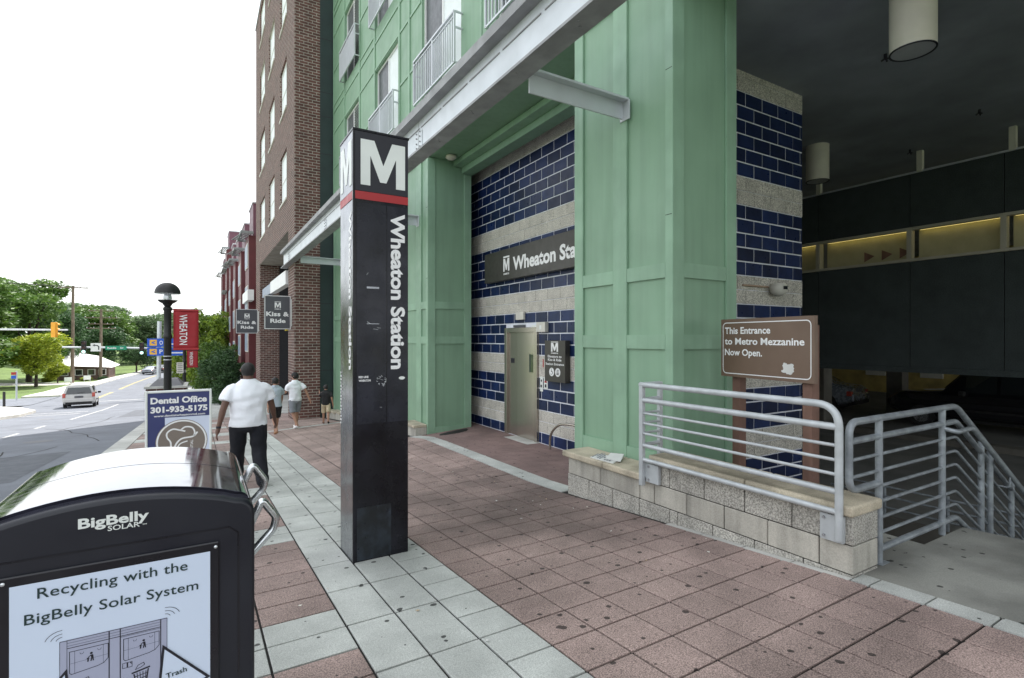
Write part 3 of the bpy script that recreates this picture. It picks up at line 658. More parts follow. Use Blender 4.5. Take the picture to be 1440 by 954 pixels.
def plate(label, cat, y0, y1, z0, z1, m, d=.03, name='wall_plate'):
    o = bx(name, M[m], EX-d, EX-.008, y0, y1, z0, z1, bevel=.004, seg=1); return tag(o, label, cat)
plate('small square pale box on the tiled wall above the elevator door', 'wall box', 8.98, 9.28, .38, .54, 'offwhite', .06, 'wall_box')
l = plate('square off-white lantern box at the top right corner of the elevator door', 'wall box', 8.16, 8.46, .12, .31, 'offwhite', .09, 'lantern_box')
bx('arrow_mark', M['litwhite'], EX-.094, EX-.0905, 8.28, 8.34, .17, .25, l)
cp = plate('pale call-button panel right of the elevator door', 'call panel', 8.26, 8.45, -.58, -.38, 'band', .02, 'call_panel'); bx('call_button', M['signred'], EX-.024, EX-.0205, 8.30, 8.33, -.56, -.40, cp); bx('call_button', M['pewter'], EX-.024, EX-.0205, 8.37, 8.41, -.50, -.46, cp)
n1 = plate('narrow white notice beside the elevator door', 'notice', 8.34, 8.44, -1.03, -.74, 'litwhite', .014, 'wall_notice'); bx('printed_mark', M['inkblack'], EX-.016, EX-.0142, 8.37, 8.41, -.84, -.80, n1); bx('printed_mark', M['inkblack'], EX-.016, EX-.0142, 8.37, 8.42, -.95, -.90, n1)
n2 = plate('white notice with red pictogram next to the elevator sign', 'notice', 8.18, 8.31, -.97, -.74, 'litwhite', .014, 'wall_notice'); MB().prism([(0, 0), (.09, 0), (.045, .09)], (EX-.0145, 8.29, -.85), (0, -1, 0), (0, 0, 1), (-.002, 0, 0)).build('printed_mark', M['signred'], n2); bx('printed_mark', M['inkblack'], EX-.0162, EX-.0142, 8.22, 8.27, -.94, -.88, n2)
# Wheaton Station wall sign
ws = thing('station_name_sign', 'long dark bronze wall sign reading Wheaton Station on the navy tiles', 'sign', (EX, 9, 1.6))
zz = lambda z: z*.966
bx('sign_board', M['bronze'], EX-.16, EX-.03, 6.3, 10.46, zz(1.275), zz(1.945), ws, bevel=.006, seg=1)
XS = EX-.16
u = (0, -1, 0); v = (0, 0, 1)
metro_m(M['signwhite'], (XS, 9.61, zz(1.46)), u, v, .25, .27, ws); bx('logo_line', M['signwhite'], XS-.003, XS-.0005, 9.36, 9.61, zz(1.755), zz(1.79), ws); text_on('metro', M['signwhite'], (XS, 9.60, zz(1.385)), u, v, .23, .045, ws, .03)
text_on('Wheaton Station', M['signwhite'], (XS, 9.22, zz(1.44)), u, v, 2.72, .285, ws, .035)
# elevator direction sign
es = thing('elevator_direction_sign', 'dark metro sign reading Elevators to Kiss & Ride Station Entrance beside the elevator', 'sign', (EX, 7.8, -.4))
bx('sign_board', M['bronze'], EX-.13, EX-.02, 7.47, 8.11, -.80, -.04, es, bevel=.005, seg=1); XS = EX-.13
metro_m(M['signwhite'], (XS, 7.90, -.245), u, v, .22, .16, es); bx('logo_line', M['signwhite'], XS-.003, XS-.0005, 7.68, 7.90, -.075, -.062, es)
text_on('metro', M['signwhite'], (XS, 7.90, -.285), u, v, .22, .028, es, .03)
for i, (s, w) in enumerate((('Elevators to', .43), ('Kiss & Ride', .42), ('Station Entrance', .57))): text_on(s, M['signwhite'], (XS, 7.79+w/2, -.355-.062*i-(.015 if i == 2 else 0)), u, v, w, .045, es, .02)
for yc, k in ((7.88, 'wheel'), (7.69, 'bus')):
    MB().prism([(.078*math.cos(a*math.pi/12), .078*math.sin(a*math.pi/12)) for a in range(24)], (XS-.0005, yc, -.62), u, v, (-.003, 0, 0)).build('round_symbol', M['signwhite'], es)
    mb = MB(); n3 = (-1, 0, 0); X3 = XS-.0042
    if k == 'wheel':
        strip(mb, [(X3, yc+.01, -.575), (X3, yc+.005, -.61), (X3, yc-.02, -.61), (X3, yc-.035, -.645)], .012, n3); strip(mb, [(X3, yc+.01+.035*math.cos(a*.5+1.2), -.635+.03*math.sin(a*.5+1.2)) for a in range(10)], .008, n3)
        mb.box(X3-.001, X3, yc, yc+.018, -.57, -.557)
    else:
        mb.box(X3-.001, X3, yc-.035, yc+.035, -.665, -.65); mb.box(X3-.001, X3, yc-.035, yc+.035, -.61, -.60)
        for dy in (-.025, 0, .025): mb.box(X3-.001, X3, yc+dy-.008, yc+dy+.008, -.645, -.62)
        mb.box(X3-.001, X3, yc-.03, yc+.03, -.585, -.572)
    mb.build('symbol_mark', M['inkblack'], es)
tag(tb('grab_rail', M['rail'], arc([(EX-.02, 11.45, -1.02), (EX-.14, 11.45, -1.02), (EX-.14, 11.45, -1.85), (EX-.02, 11.45, -1.85)], .05), .022), 'slim grey grab rail upright on the tiled wall behind the far green column', 'rail')
tag(tb('hoop_rail', M['stainless_dk'], arc([(EX-.28, 7.72, -2.0), (EX-.28, 7.72, -1.72), (EX-.28, 7.45, -1.50), (EX-.28, 7.0, -1.46), (EX-.28, 6.6, -1.5), (EX-.28, 6.55, -2.0)], .25), .022), 'curved bronze hoop rail by the tiles behind the near green column', 'rail')
sw = thing('stairwell_wall', 'navy tiled wall end with pale block bands beyond the brown sign', 'tiled wall', (7, CY_, -4.8))
bx('backing', M['grout'], 5.42, 8.585, CY_+.006, CY_+.5, -5.2, 4.0, sw)
tiled(sw, (5.6, CY_, 0), (1, 0, 0), 2.99, -3.9, [(-1, .62, -9, 9)], offs=.06)
sc_ = thing('security_camera', 'small grey dome camera with conduit on the block band of the navy wall', 'camera', (7.9, 4.9, .55))
MB().lathe([(0, .07), (.10, .06), (.13, 0), (.12, -.07), (.06, -.13), (0, -.14)], (7.72, CY_-.13, .79), 14).build('housing', M['offwhite'], sc_, smooth=True)
tb('conduit', M['tan_wall'], [(7.0, CY_-.02, .80), (7.62, CY_-.02, .80)], .016, sc_); bx('camera_window', M['glass'], 7.66, 7.74, CY_-.268, CY_-.25, .75, .80, sc_)

# ================================================================== covered entrance: ceiling, lights, hanging dark wall, garage
ceil = tag(bx('ceiling', M['ceil'], FX+.05, 40, -12, 4.965, 4.02, 4.3), kind='structure')
tag(bx('ceiling', M['ceil'], 8.6, 40, 4.965, 40, 4.021, 4.3), kind='structure')
for i, (x, y, L) in enumerate(((6.74, 2.67, .86), (11.1, 6.1, .74), (16.5, 1.5, .8))):
    if i == 2: continue
    p = thing('pendant_light', ['large cream cylinder light hanging from the ceiling nearest the street', 'smaller looking cream cylinder light hanging deep inside by the navy wall'][i], 'ceiling light', (x, y, 4.02), group='cylinder lights under the ceiling')
    r = .215; z1, z0 = 4.02, 4.02-L
    MB().lathe([(r, z1-.001), (r, z0), (r-.012, z0), (r-.012, z1-.3), (0.0, z1-.3)], (x, y, 0), 32).build('shade', M['lampcream'], p, smooth=True)
    MB().lathe([(r-.015, z0+.002), (r-.03, z0+.10), (.05, z0+.16), (.0, z0+.16)], (x, y, 0), 28).build('added_liner', M['pewter'], p, smooth=True)  # pale liner added inside the shade to brighten its dark interior
    MB().lathe([(r+.003, z0+.004), (r+.003, z0-.006), (r-.014, z0-.006), (r-.014, z0+.004)], (x, y, 0), 32).build('rim', M['inkblack'], p)
for (x, y, lab) in ((4.8, 1.98, 'by the green column'), (8.33, 3.63, 'left of the large pendant light'), (11.76, 3.66, 'toward the right edge'), (12.5, 6.9, 'just right of the small pendant light'), (13.0, 5.2, 'beside a hanger post')):
    sp = thing('sprinkler_head', 'tiny black sprinkler on the ceiling '+lab, 'sprinkler', (x, y, 4.02), group='sprinkler heads on the ceiling')
    MB().tube([(x, y, 4.02), (x, y, 3.95)], .02, 6).build('pipe', M['inkblack'], sp); mb = MB()
    for a in range(3): mb.tube([(x, y, 3.96), (x+.05*math.cos(a*2.1), y+.05*math.sin(a*2.1), 3.93)], .014, 5)
    mb.build('deflector', M['inkblack'], sp)
dw = thing('hanging_wall', 'dark wall hung below the ceiling with a lit strip window', 'wall', (13.25, 4, -.5)); WX = 13.25
PY = [9.9, 7.25, 5.30, 3.75, 2.2, .6, -1]
for a, b in zip(PY, PY[1:]):
    for z0, z1 in ((-.62, 1.66), (2.40, 3.56)): bx('wall_panel', M['darkwall'], WX, WX+.25, b+.006, a-.006, z0, z1, dw)
bx('bottom_beam', M['darkwall'], WX-.04, WX+.3, -1, 9.9, -.74, -.622, dw)
fr = MB(); fr.box(WX-.05, WX+.1, -1, 9.9, 1.662, 1.72); fr.box(WX-.05, WX+.1, -1, 9.9, 2.34, 2.399)
for y in PY: fr.box(WX-.052, WX+.1, y-.045, y+.045, 1.72, 2.34)
sf = fr.build('strip_window', M['tanframe'], dw)
for a, b in zip(PY, PY[1:]): bx('pane', M['interior'], WX+.30, WX+.31, b+.05, a-.05, 1.66, 2.40, sf); bx('lit_tube', M['tube_light'], WX+.2, WX+.24, b+.1, a-.1, 2.36, 2.39, sf)
for y in (6.35, 5.98, 5.62): MB().prism([(0, 0), (.22, .12), (0, .24)], (WX+.298, y, 1.80), (0, -1, 0), (0, 0, 1), (-.003, 0, 0)).build('arrow', M['brownpost'], sf)
for y in (7.25, 5.12, 3.63, 2.1): bx('hanger_post', M['lampcream'], WX-.03, WX+.07, y-.05, y+.05, 3.57, 4.02, dw)
bx('top_rail', M['pewter'], WX-.01, WX+.04, -1, 9.9, 3.562, 3.60, dw)
# garage level behind
tag(bx('garage_floor', M['garagefloor'], 9.2, 40, -14, 40, -3.0, -2.75), kind='structure')
tag(bx('garage_kerb', M['pitwall'], 16.4, 16.8, -6, 9, -2.748, -2.60), kind='structure')
gw = thing('garage_back_wall', 'dim garage back wall with lamplight in its ochre colour and a row of piers and grilles', 'wall', (30, 8, -2.75))
bx('wall', M['yellowwall'], 30, 30.3, -14, 40, -2.75, 4, gw); bx('wall', M['yellowwall'], 8.7, 30, 26, 26.3, -2.75, 4, gw)
for y in (13.5, 11.1): bx('grille', M['offwhite'], 29.9, 29.99, y-.45, y+.45, -1.9, -.2, gw)
for y in (7.6, 6.2, 5.0):
    g_ = bx('grille', M['offwhite'], 29.93, 29.99, y-.5, y+.5, -1.5, -.7, gw)
    mb = MB(); 
    for i in range(8): mb.box(29.9, 29.925, y-.45+.12*i, y-.41+.12*i, -1.5, -.7)
    mb.build('bars', M['tank'], g_)
for i, (x, y) in enumerate(((15, 11.2), (18, 9.8), (22, 9.2), (26, 1.0))):
    tag(bx('garage_column', M['pitwall'], x-.25, x+.25, y-.25, y+.25, -2.75, 4.01), 'square concrete garage column, number %s from the street in the gloom' % ['one', 'two', 'three', 'four'][i], 'column', 'garage columns')

# ================================================================== stair pit, slab, stairs
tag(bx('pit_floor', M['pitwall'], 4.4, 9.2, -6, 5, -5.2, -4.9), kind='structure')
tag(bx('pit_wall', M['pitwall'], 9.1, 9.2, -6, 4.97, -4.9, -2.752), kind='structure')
slab = MB(); sy = rng(-4, 1.945, .5); sz = lambda y: interp(FR, y)-.003
for a, b in zip(sy, sy[1:]): slab.hexa([(4.075, a, -2.2), (5.87, a, -2.2), (5.87, b, -2.2), (4.075, b, -2.2), (4.075, a, sz(a)), (5.87, a, sz(a)), (5.87, b, sz(b)), (4.075, b, sz(b))])
tag(slab.build('stair_platform', M['slab']), kind='structure')
tag(bx('stair_platform_ledge', M['slab'], 4.32, 5.13, 1.945, 3.86, -2.0, -1.70), kind='structure')
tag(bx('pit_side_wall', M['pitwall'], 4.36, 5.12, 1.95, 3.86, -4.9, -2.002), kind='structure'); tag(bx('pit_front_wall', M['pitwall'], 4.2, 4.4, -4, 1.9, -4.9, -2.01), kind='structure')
st = thing('staircase', 'concrete stairs going down under the building from the pale platform', 'stairs', (5.87, 0, -1.7))
for i in range(17): bx('step', M['slab'], 5.872+.29*i, 5.872+.29*(i+1)-.002 if i < 16 else 11, -1.6, 1.9, -1.70-.175*(i+1)-.3, -1.70-.175*(i+1), st, bevel=.006, seg=1)
# low block wall with cap
lwall = thing('low_block_wall', 'low stepped block wall with tan stone cap beside the stair pit', 'low wall', (4.1, 3.5, -1.8))
WF, WB = 3.95, 4.30
def course(z0, z1, y0, y1, mt, off, L=.41, nm='block'):
    y = y1-off; edges = [y1]
    while y > y0+.05: edges.append(y); y -= L
    edges.append(y0)
    for a, b in zip(edges, edges[1:]):
        if a-b > .03: bx(nm, M[mt], WF+random.uniform(-.002, .002), WB, b+.004, a-.004, z0+.004, z1-.004, lwall, bevel=.005, seg=1)
bx('mortar_core', M['mortar'], WF+.012, WB-.012, 1.94, 5.20, -2.1, -1.50, lwall); bx('mortar_core', M['mortar'], WF+.012, WB-.012, 1.94, 3.75, -1.499, -1.27, lwall)
course(-1.47, -1.262, 1.92, 3.80, 'block', .2); course(-1.675, -1.47, 1.92, 3.80, 'block_smooth', .41)
course(-1.675, -1.475, 3.80, 5.23, 'block_smooth', .61, .62); course(-1.98, -1.675, 3.50, 5.24, 'block', .41); course(-1.87, -1.675, 1.92, 3.50, 'block', .4)
for a, b in ((1.90, 2.75), (2.75, 3.84)): bx('cap_stone', M['cap'], WF-.045, WB+.03, a+.003, b-.003, -1.258, -1.18, lwall, bevel=.018, seg=3)
for a, b in ((3.845, 4.55), (4.55, 5.31)): bx('cap_stone', M['cap'], WF-.045, WB+.03, a+.003, b-.003, -1.473, -1.40, lwall, bevel=.018, seg=3)
# newspaper
np_ = thing('newspaper', 'folded newspaper lying on the left end of the stone cap', 'newspaper', (4.08, 4.65, -1.4))
mb = MB(); mb.hexa([(3.96, 4.42, -1.399), (4.22, 4.55, -1.399), (4.13, 4.85, -1.399), (3.93, 4.78, -1.399), (3.96, 4.42, -1.392), (4.22, 4.55, -1.386), (4.13, 4.85, -1.39), (3.93, 4.78, -1.388)]); mb.build('pages', M['newsprint'], np_)
MB().hexa([(4.05, 4.40, -1.386), (4.27, 4.58, -1.386), (4.19, 4.72, -1.385), (4.0, 4.60, -1.386), (4.05, 4.40, -1.380), (4.27, 4.58, -1.355), (4.19, 4.72, -1.358), (4.0, 4.60, -1.380)]).build('folded_sheet', M['newsprint'], np_)
mb = MB()
for i in range(9):
    for j in range(4):
        if random.random() < .8:
            a = Vector((3.975, 4.45, -1.3875))+Vector((.26*.9, .12, .0035))*(j/4+.03)+Vector((-.03, .34, -.001))*(i/9+.02)
            b_ = a+Vector((.05, .026, .001)); mb.quad(a, b_, b_+Vector((-.002, .02, 0)), a+Vector((-.002, .02, 0)))
mb.build('print', M['newsink'], np_)
# railing on the wall
rl = thing('wall_railing', 'pale grey tube railing bolted to the street face of the low wall', 'railing', (3.9, 3, -1.5)); RX = 3.885
RZs = [-.475, -.63, -.762, -.865, -.968, -1.09, -1.235]; RR = [.026, .026, .013, .013, .013, .022, .022]
tb('frame_tube', M['rail'], arc([(RX, 3.90, -1.49), (RX, 3.90, RZs[0]), (RX, 1.985, RZs[0]), (RX, 1.985, -1.43)], .14, 8)[0:1]+arc([(RX, 3.90, -1.49), (RX, 3.90, RZs[0]), (RX, 1.985, RZs[0]), (RX, 1.985, -1.43)], .14, 8)[7+0:], .027, rl, 14) if False else None
tb('frame_tube', M['rail'], [(RX, 3.925, RZs[0])]+arc([(RX, 3.90, RZs[0]), (RX, 1.985, RZs[0]), (RX, 1.985, -1.43)], .16, 8), .027, rl, 14)
bx('post', M['rail'], RX-.025, RX+.022, 3.875, 3.925, -1.50, RZs[0]+.02, rl, bevel=.004, seg=1)
for z, r in list(zip(RZs, RR))[1:]: tb('rail_tube', M['rail'], [(RX, 3.90, z), (RX, 1.985, z)], r, rl, 12)
for y in (3.79, 2.06):
    p = bx('mounting_plate', M['rail'], RX+.02, WF-.006, y-.09, y+.10 if y > 3 else y+.07, -1.46, -1.27, rl, bevel=.003, seg=1)
    for dz in (-1.43, -1.30): MB().tube([(RX+.02, y+.04, dz), (RX+.008, y+.04, dz)], .011, 6).build('bolt', M['steel_under'], p)
bx('post', M['rail'], 4.14, 4.185, 3.90, 3.945, -1.40, RZs[0]+.02, rl, bevel=.004, seg=1)
for z, r in zip(RZs[:-1], RR): tb('rail_tube', M['rail'], [(RX, 3.90, z), (4.16, 3.92, z)], r, rl, 10)
# stair railing
sr = thing('stair_railing', 'weathered galvanised railing along the platform edge turning down the stairs', 'railing', (4.5, 1.97, -1.7)); QY = 1.97; K = (5.80, 5.86)
def down(z, x1=9.3, x0=5.80): return [(x0, QY, z), (x1, QY, z-(x1-x0)*.60)]
zt, zb2 = -.605, -1.595
tb('top_rail', M['galv'], arc([(4.43, QY, -1.095), (3.99, QY, -1.095), (3.99, QY, zt)]+down(zt), .10, 8), .026, sr, 14)
tb('rail_tube', M['galv'], arc([(3.99, QY, -.742)]+down(-.742), .05), .024, sr, 12)
for i, z in enumerate((-.878, -1.002, -1.12, -1.237, -1.36, -1.474)): tb('rail_tube', M['galv'], arc([((3.99 if i < 2 else 4.42), QY, z)]+down(z), .05), .0125, sr, 10)
tb('bottom_rail', M['galv'], arc([(4.42, QY, zb2)]+down(zb2), .06), .024, sr, 12)
for x in (4.42, 5.52): tb('post', M['galv'], [(x, QY, -1.70), (x, QY, zt)], .026, sr, 12)
tb('post', M['galv'], [(6.37, QY, -2.9), (6.37, QY, -.98)], .026, sr, 12); tb('post', M['galv'], [(6.52, QY-.02, -2.9), (6.52, QY-.02, -1.09)], .026, sr, 12); tb('post', M['galv'], [(7.15, QY, -3.4), (7.15, QY, -1.46)], .026, sr, 12)
bx('foot_plate', M['galv'], 4.36, 4.48, 1.92, 2.03, -1.70, -1.69, sr)
hr = thing('stair_handrail', 'second galvanised handrail standing inside the stair railing', 'handrail', (5.6, 1.9, -1.0))
tb('rail_tube', M['galv'], arc([(5.52, 1.955, -.78), (5.54, 1.87, -.80), (5.85, 1.87, -.79), (9.3, 1.87, -.79-3.45*.60)], .06), .02, hr, 12)
for x in (6.75, 8.0): tb('bracket', M['galv'], arc([(x, 1.97, -.79-(x-5.85)*.6-.12), (x, 1.87, -.79-(x-5.85)*.6-.12), (x, 1.87, -.79-(x-5.85)*.6)], .03), .008, hr, 8)
lr = thing('lower_railing', 'dim lower railing far down inside the stair pit', 'railing', (9.2, 4, -3.2))
for z in (-2.3, -2.45, -2.62): tb('rail_tube', M['galv'], [(9.15, 0, z), (9.15, 4.8, z)], .016, lr, 8)
for y in (.6, 1.5, 2.4, 3.2, 4.0, 4.7): tb('post', M['galv'], [(9.15, y, -2.9), (9.15, y, -2.25)], .022, lr, 8)

# ================================================================== brown entrance sign
bsn = thing('entrance_sign', 'brown sign on two posts reading This Entrance to Metro Mezzanine Now Open.', 'sign', (4.85, 3.2, -1.7))
A = Vector((4.95, 3.74, 0)); B = Vector((4.76, 2.62, 0)); U = (B-A).normalized(); NN = U.cross(Vector((0, 0, 1))); Wd = (B-A).length; V = Vector((0, 0, 1))
def sb(name, m, a0, a1, z0, z1, d0, d1, par, **k):
    P = lambda a, z, d: A+U*a+V*z+NN*d
    return MB().hexa([P(a0, z0, d0), P(a1, z0, d0), P(a1, z0, d1), P(a0, z0, d1), P(a0, z1, d0), P(a1, z1, d0), P(a1, z1, d1), P(a0, z1, d1)]).build(name, M[m], par, **k)
board = sb('sign_board', 'brown', 0, Wd, -.41, .205, .03, -.01, bsn)
sb('post', 'brownpost', .12, .22, -1.72, .12, -.012, -.10, bsn); sb('post', 'brownpost', .98, 1.08, -1.72, .12, -.012, -.10, bsn)
def rr(a0, a1, z0, z1, r, n=5):
    pts = []
    for cx, cz, s in ((a1-r, z1-r, 0), (a0+r, z1-r, 1), (a0+r, z0+r, 2), (a1-r, z0+r, 3)):
        for k in range(n+1): t = (s+k/n)*math.pi/2; pts.append((cx+r*math.cos(t), cz+r*math.sin(t)))
    return pts+[pts[0]]
mb = MB(); strip(mb, [A+U*p[0]+V*p[1]+NN*.0315 for p in rr(.03, Wd-.035, -.375, .165, .045)], .009, NN); mb.build('border_line', M['signwhite'], board)
for s, a, w, z, h in (('This Entrance', .055, .60, .045, .072), ('to Metro Mezzanine', .055, .98, -.068, .072), ('Now Open.', .055, .50, -.205, .10)):
    text_on(s, M['signwhite'], A+U*a+V*z+NN*.03, U, V, w, h if s[0] != 'N' else .093, board, .022)
mb = MB()
for i in range(120):
    a = .86+random.uniform(-.05, .05)+random.gauss(0, .008); z = -.29+random.uniform(-.045, .045); s = random.uniform(.005, .022); mb.add([A+U*(a+s*math.cos(t))+V*(z+s*math.sin(t)*random.uniform(.5, 1))+NN*(.0306+i*1e-5) for t in (0, 1.2, 2.3, 3.5, 4.4, 5.3)], [(0, 1, 2, 3, 4, 5)])
mb.build('torn_sticker', M['newsprint'], board)

# ================================================================== brick tower
bt = thing('brick_building', 'tall dark brick building standing on piers past the green facade', 'building', (3, 20.4, -3)); BX = 2.98; BY = 20.4; BE = 35.4; BT = 18.75
cols = [(22.4, 24.3), (26.3, 28.5), (30.4, 32.9)]; rows = [5.6+3.65*i for i in range(4)]
mb = MB(); holes = [(a-BY, b-BY, r-4.2, r+2.0-4.2) for a, b in cols for r in rows if r+2 < BT]
wall_holes(mb, (BX, BY, 4.2), (0, 1, 0), (0, 0, 1), (1, 0, 0), BE-BY, BT-4.2, holes, .13)
mb.quad((BX, BY, 4.2), (3.87, BY, 4.2), (3.87, BY, BT), (BX, BY, BT)); mb.quad((3.87, BY, 4.2), (9, BY, 4.2), (9, BY, BT), (3.87, BY, BT), 1)
mb.quad((BX, BE, 4.2), (9, BE, 4.2), (9, BE, BT), (BX, BE, BT)); mb.quad((BX, BY, BT), (9, BY, BT), (9, BE, BT), (BX, BE, BT)); mb.quad((BX, BY, 4.2), (9, BY, 4.2), (9, BE, 4.2), (BX, BE, 4.2)); mb.quad((9, BY, 4.2), (9, BE, 4.2), (9, BE, BT), (9, BY, BT))
mb.build('wall', [M['brick'], M['teal']], bt)
bx('parapet_cap', M['pewter'], BX-.05, 9, BY-.05, BE+.05, BT+.001, BT+.12, bt)
bx('pier', M['brick'], BX, 3.87, BY, 21.95, -3.5, 4.199, bt); bx('pier', M['brick'], BX, 4.0, 33.0, BE, -4.6, 4.199, bt)
bx('back_wall', M['tank'], 5.5, 5.7, 21.95, 33, -4.5, 4.198, bt); bx('end_wall', M['tank'], 4.0, 5.7, 33.02, 33.2, -4.6, 4.197, bt); bx('side_wall', M['teal'], 3.87, 4.36, BY+.02, BY+.2, -3.4, 4.198, bt)
for z in (-1.2, 1.3, 3.8, 4.9, 6.9, 8.3, 9.2, 11.2, 12.9, 14.7, 16.6): bx('panel_joint', M['tank'], 3.875, 4.33, BY-.004 if z > 4.2 else BY+.015, BY+.018 if z < 4.2 else BY-.001, z-.012, z+.012, bt)
bx('garage_ledge', M['kerb'], 3.2, 5.5, 22.2, 32.9, -3.6, -3.3+.0, bt)
bx('door_frame', M['white'], 3.55, 3.62, 24.0, 24.1, -3.3, -.3, bt)
bx('awning_beam', M['white'], 2.9, 3.15, 22.1, 27.2, 2.12, 2.66, bt); bx('awning_glass', M['bluegrey'], 2.92, 3.13, 27.21, 31.0, 2.16, 2.62, bt)
for a, b in cols:
    for r in rows:
        f = MB(); x0, x1 = BX+.07, BX+.12; t = .07
        f.box(x0, x1, a, a+t, r, r+2); f.box(x0, x1, b-t, b, r, r+2); f.box(x0+.001, x1, a+t, b-t, r, r+t); f.box(x0+.001, x1, a+t, b-t, r+2-t, r+2); f.box(x0+.001, x1, a+t, b-t, r+.95, r+1.02)
        w = f.build('window', M['white'], bt); bx('pane', M['blind'], x1-.02, x1-.01, a+t, b-t, r+t, r+2-t, w); bx('sill', M['offwhite'], BX-.04, BX+.1, a-.05, b+.05, r-.09, r-.005, w)
def blade(loc_y, x0, x1, z0, z1, label):
    s = thing('hanging_sign', label, 'sign', (x1, loc_y, z0), group='Kiss & Ride signs hung from the brick piers'); y = loc_y; w = x1-x0; h = z1-z0
    bd = bx('sign_board', M['slate'], x0, x1, y, y+.10, z0, z1, s, bevel=.01, seg=1)
    N_ = (0, -1, 0); mb = MB(); pts = [(x0+.02, y-.002, z0+.02), (x1-.02, y-.002, z0+.02), (x1-.02, y-.002, z1-.02), (x0+.02, y-.002, z1-.02), (x0+.02, y-.002, z0+.02)]
    strip(mb, pts, .022, N_); mb.build('border_line', M['signwhite'], bd)
    U_, V_ = (1, 0, 0), (0, 0, 1); Y_ = y-.0005
    metro_m(M['signwhite'], (x0+w*.385, y-.001, z0+h*.635), U_, V_, w*.235, h*.155, bd); bx('logo_line', M['signwhite'], x0+w*.385, x0+w*.62, y-.003, y-.0005, z0+h*.805, z0+h*.82, bd)
    text_on('metro', M['signwhite'], (x0+w*.385, Y_, z0+h*.585), U_, V_, w*.235, h*.032, bd, .03)
    text_on('Kiss &', M['signwhite'], (x0+w*.07, Y_, z0+h*.385), U_, V_, w*.86, h*.135, bd, .035, space=1.05); text_on('Ride', M['signwhite'], (x0+w*.22, Y_, z0+h*.19), U_, V_, w*.58, h*.125, bd, .035)
    for z in (z0+.18, z1-.14): bx('bracket', M['pewter'], x1, BX+.02, y+.03, y+.07, z-.025, z+.025, s)
    bx('edge_bar', M['litwhite'], x1+.012, x1+.055, y+.01, y+.09, z0+.12, z1-.12, s)  # plain white upright bar beside the right edge of the board
    return s
blade(21.0, 2.04, 2.94, .33, 1.58, 'larger dark Kiss & Ride sign hanging from the nearer brick pier')
blade(33.3, 1.78, 2.90, .28, 1.66, 'smaller looking Kiss & Ride sign hanging beyond at the far brick pier')
tag(bx('clearance_bar', M['yellow'], 2.92, 4.4, 22.3, 22.42, .30, .46), 'yellow clearance bar across the dark garage opening between the brick piers', 'clearance bar')
tag(MB().box(2.55, 2.9, 35.8, 40.2, 2.35, 3.0).build('box_sign', M['white']), 'blank white box sign projecting from the wall above the Kiss & Ride sign', 'sign')

# ================================================================== red townhouses stepping down the hill
def townhouse(y0, ln, ztop, label, style=0):
    zb = interp(FR, y0+ln)-.6; x0 = 2.75
    t = thing('townhouse', label, 'townhouse', (4, y0, zb), group='red townhouses beyond the brick building')
    bw = ln*.42
    mb = MB(); mb.box(4.0, 11, y0+.01, y0+ln-.01, zb, ztop-1.6); mb.build('wall', M['maroon'], t)
    by = bx('bay', M['maroon'], x0, 4.0, y0, y0+bw, zb, ztop-2.1, t); bx('parapet', M['plum'], x0+.25, 6, y0+.02, y0+bw-.02, ztop-2.099, ztop, t)
    bx('cornice', M['pewter'], x0+.2, 6.05, y0-.03, y0+bw+.03, ztop+.001, ztop+.1, t)
    cn = MB(); zc = ztop-2.05
    cn.box(x0-.5, x0+.245, y0-.35, y0-.25, zc, zc+.16); cn.box(x0-.5, x0+.245, y0+bw+.2, y0+bw+.3, zc, zc+.16); cn.box(x0-.5, x0-.4, y0-.249, y0+bw+.199, zc, zc+.16)
    for i in range(4): cn.bar((x0-.32+.18*i, y0-.24, zc+.08), (x0-.8+.18*i, y0+bw+.19, zc+.08), .10, .03)
    cn.build('canopy', M['canopy'], t)
    for k in range(4):
        z = zb+1.6+2.75*k
        if z+1.6 > ztop-1.7: break
        for (a, b, xx, nm) in ((y0+.35, y0+bw-.35, x0, 'bay'), (y0+bw+.6, y0+ln-.5, 4.0, 'wall')):
            w = bx('window', M['offwhite'], xx-.05, xx-.002, a, b, z, z+1.6, t); bx('pane', M['bluegrey'], xx-.06, xx-.051, a+.06, (a+b)/2-.03, z+.06, z+1.54, w); bx('pane', M['bluegrey'], xx-.06, xx-.051, (a+b)/2+.03, b-.06, z+.06, z+1.54, w)
        w = bx('window', M['white'], x0+.3, x0+.9, y0-.05, y0-.003, z, z+1.6, t) if style else None
        if w: bx('pane', M['glass'], x0+.38, x0+.82, y0-.06, y0-.051, z+.1, z+1.5, w)
        b_ = MB(); b_.box(x0+.3, 4.0, y0+bw+.15, y0+ln-.1, z-.4, z-.28); bl = b_.build('balcony', M['pewter'], t); bx('balcony_glass', M['bluegrey'], x0+.3, x0+.34, y0+bw+.15, y0+ln-.1, z-.27, z+.65, bl)
    if style == 2:
        for z in (ztop-4.4, ztop-7): bx('canopy', M['canopy'], x0-.45, x0-.002, y0-.3, y0+bw+.3, z, z+.12, t)
    return t
townhouse(37.6, 7.0, 8.75, 'tallest looking red townhouse bay, next to the brick building', 0)
townhouse(44.8, 7.2, 8.75, 'second red townhouse from the brick building, canopy under plum parapet', 0)
townhouse(52.3, 7.6, 8.9, 'third red townhouse from the brick building', 0)
townhouse(60.4, 7.6, 9.6, 'fourth red townhouse from the brick building', 0)
townhouse(68.8, 10.6, 12.4, 'red townhouse with broad tall plum parapet and two lower canopies', 2)
townhouse(83, 12, 11.0, 'farthest red townhouse at the end of the row', 1)
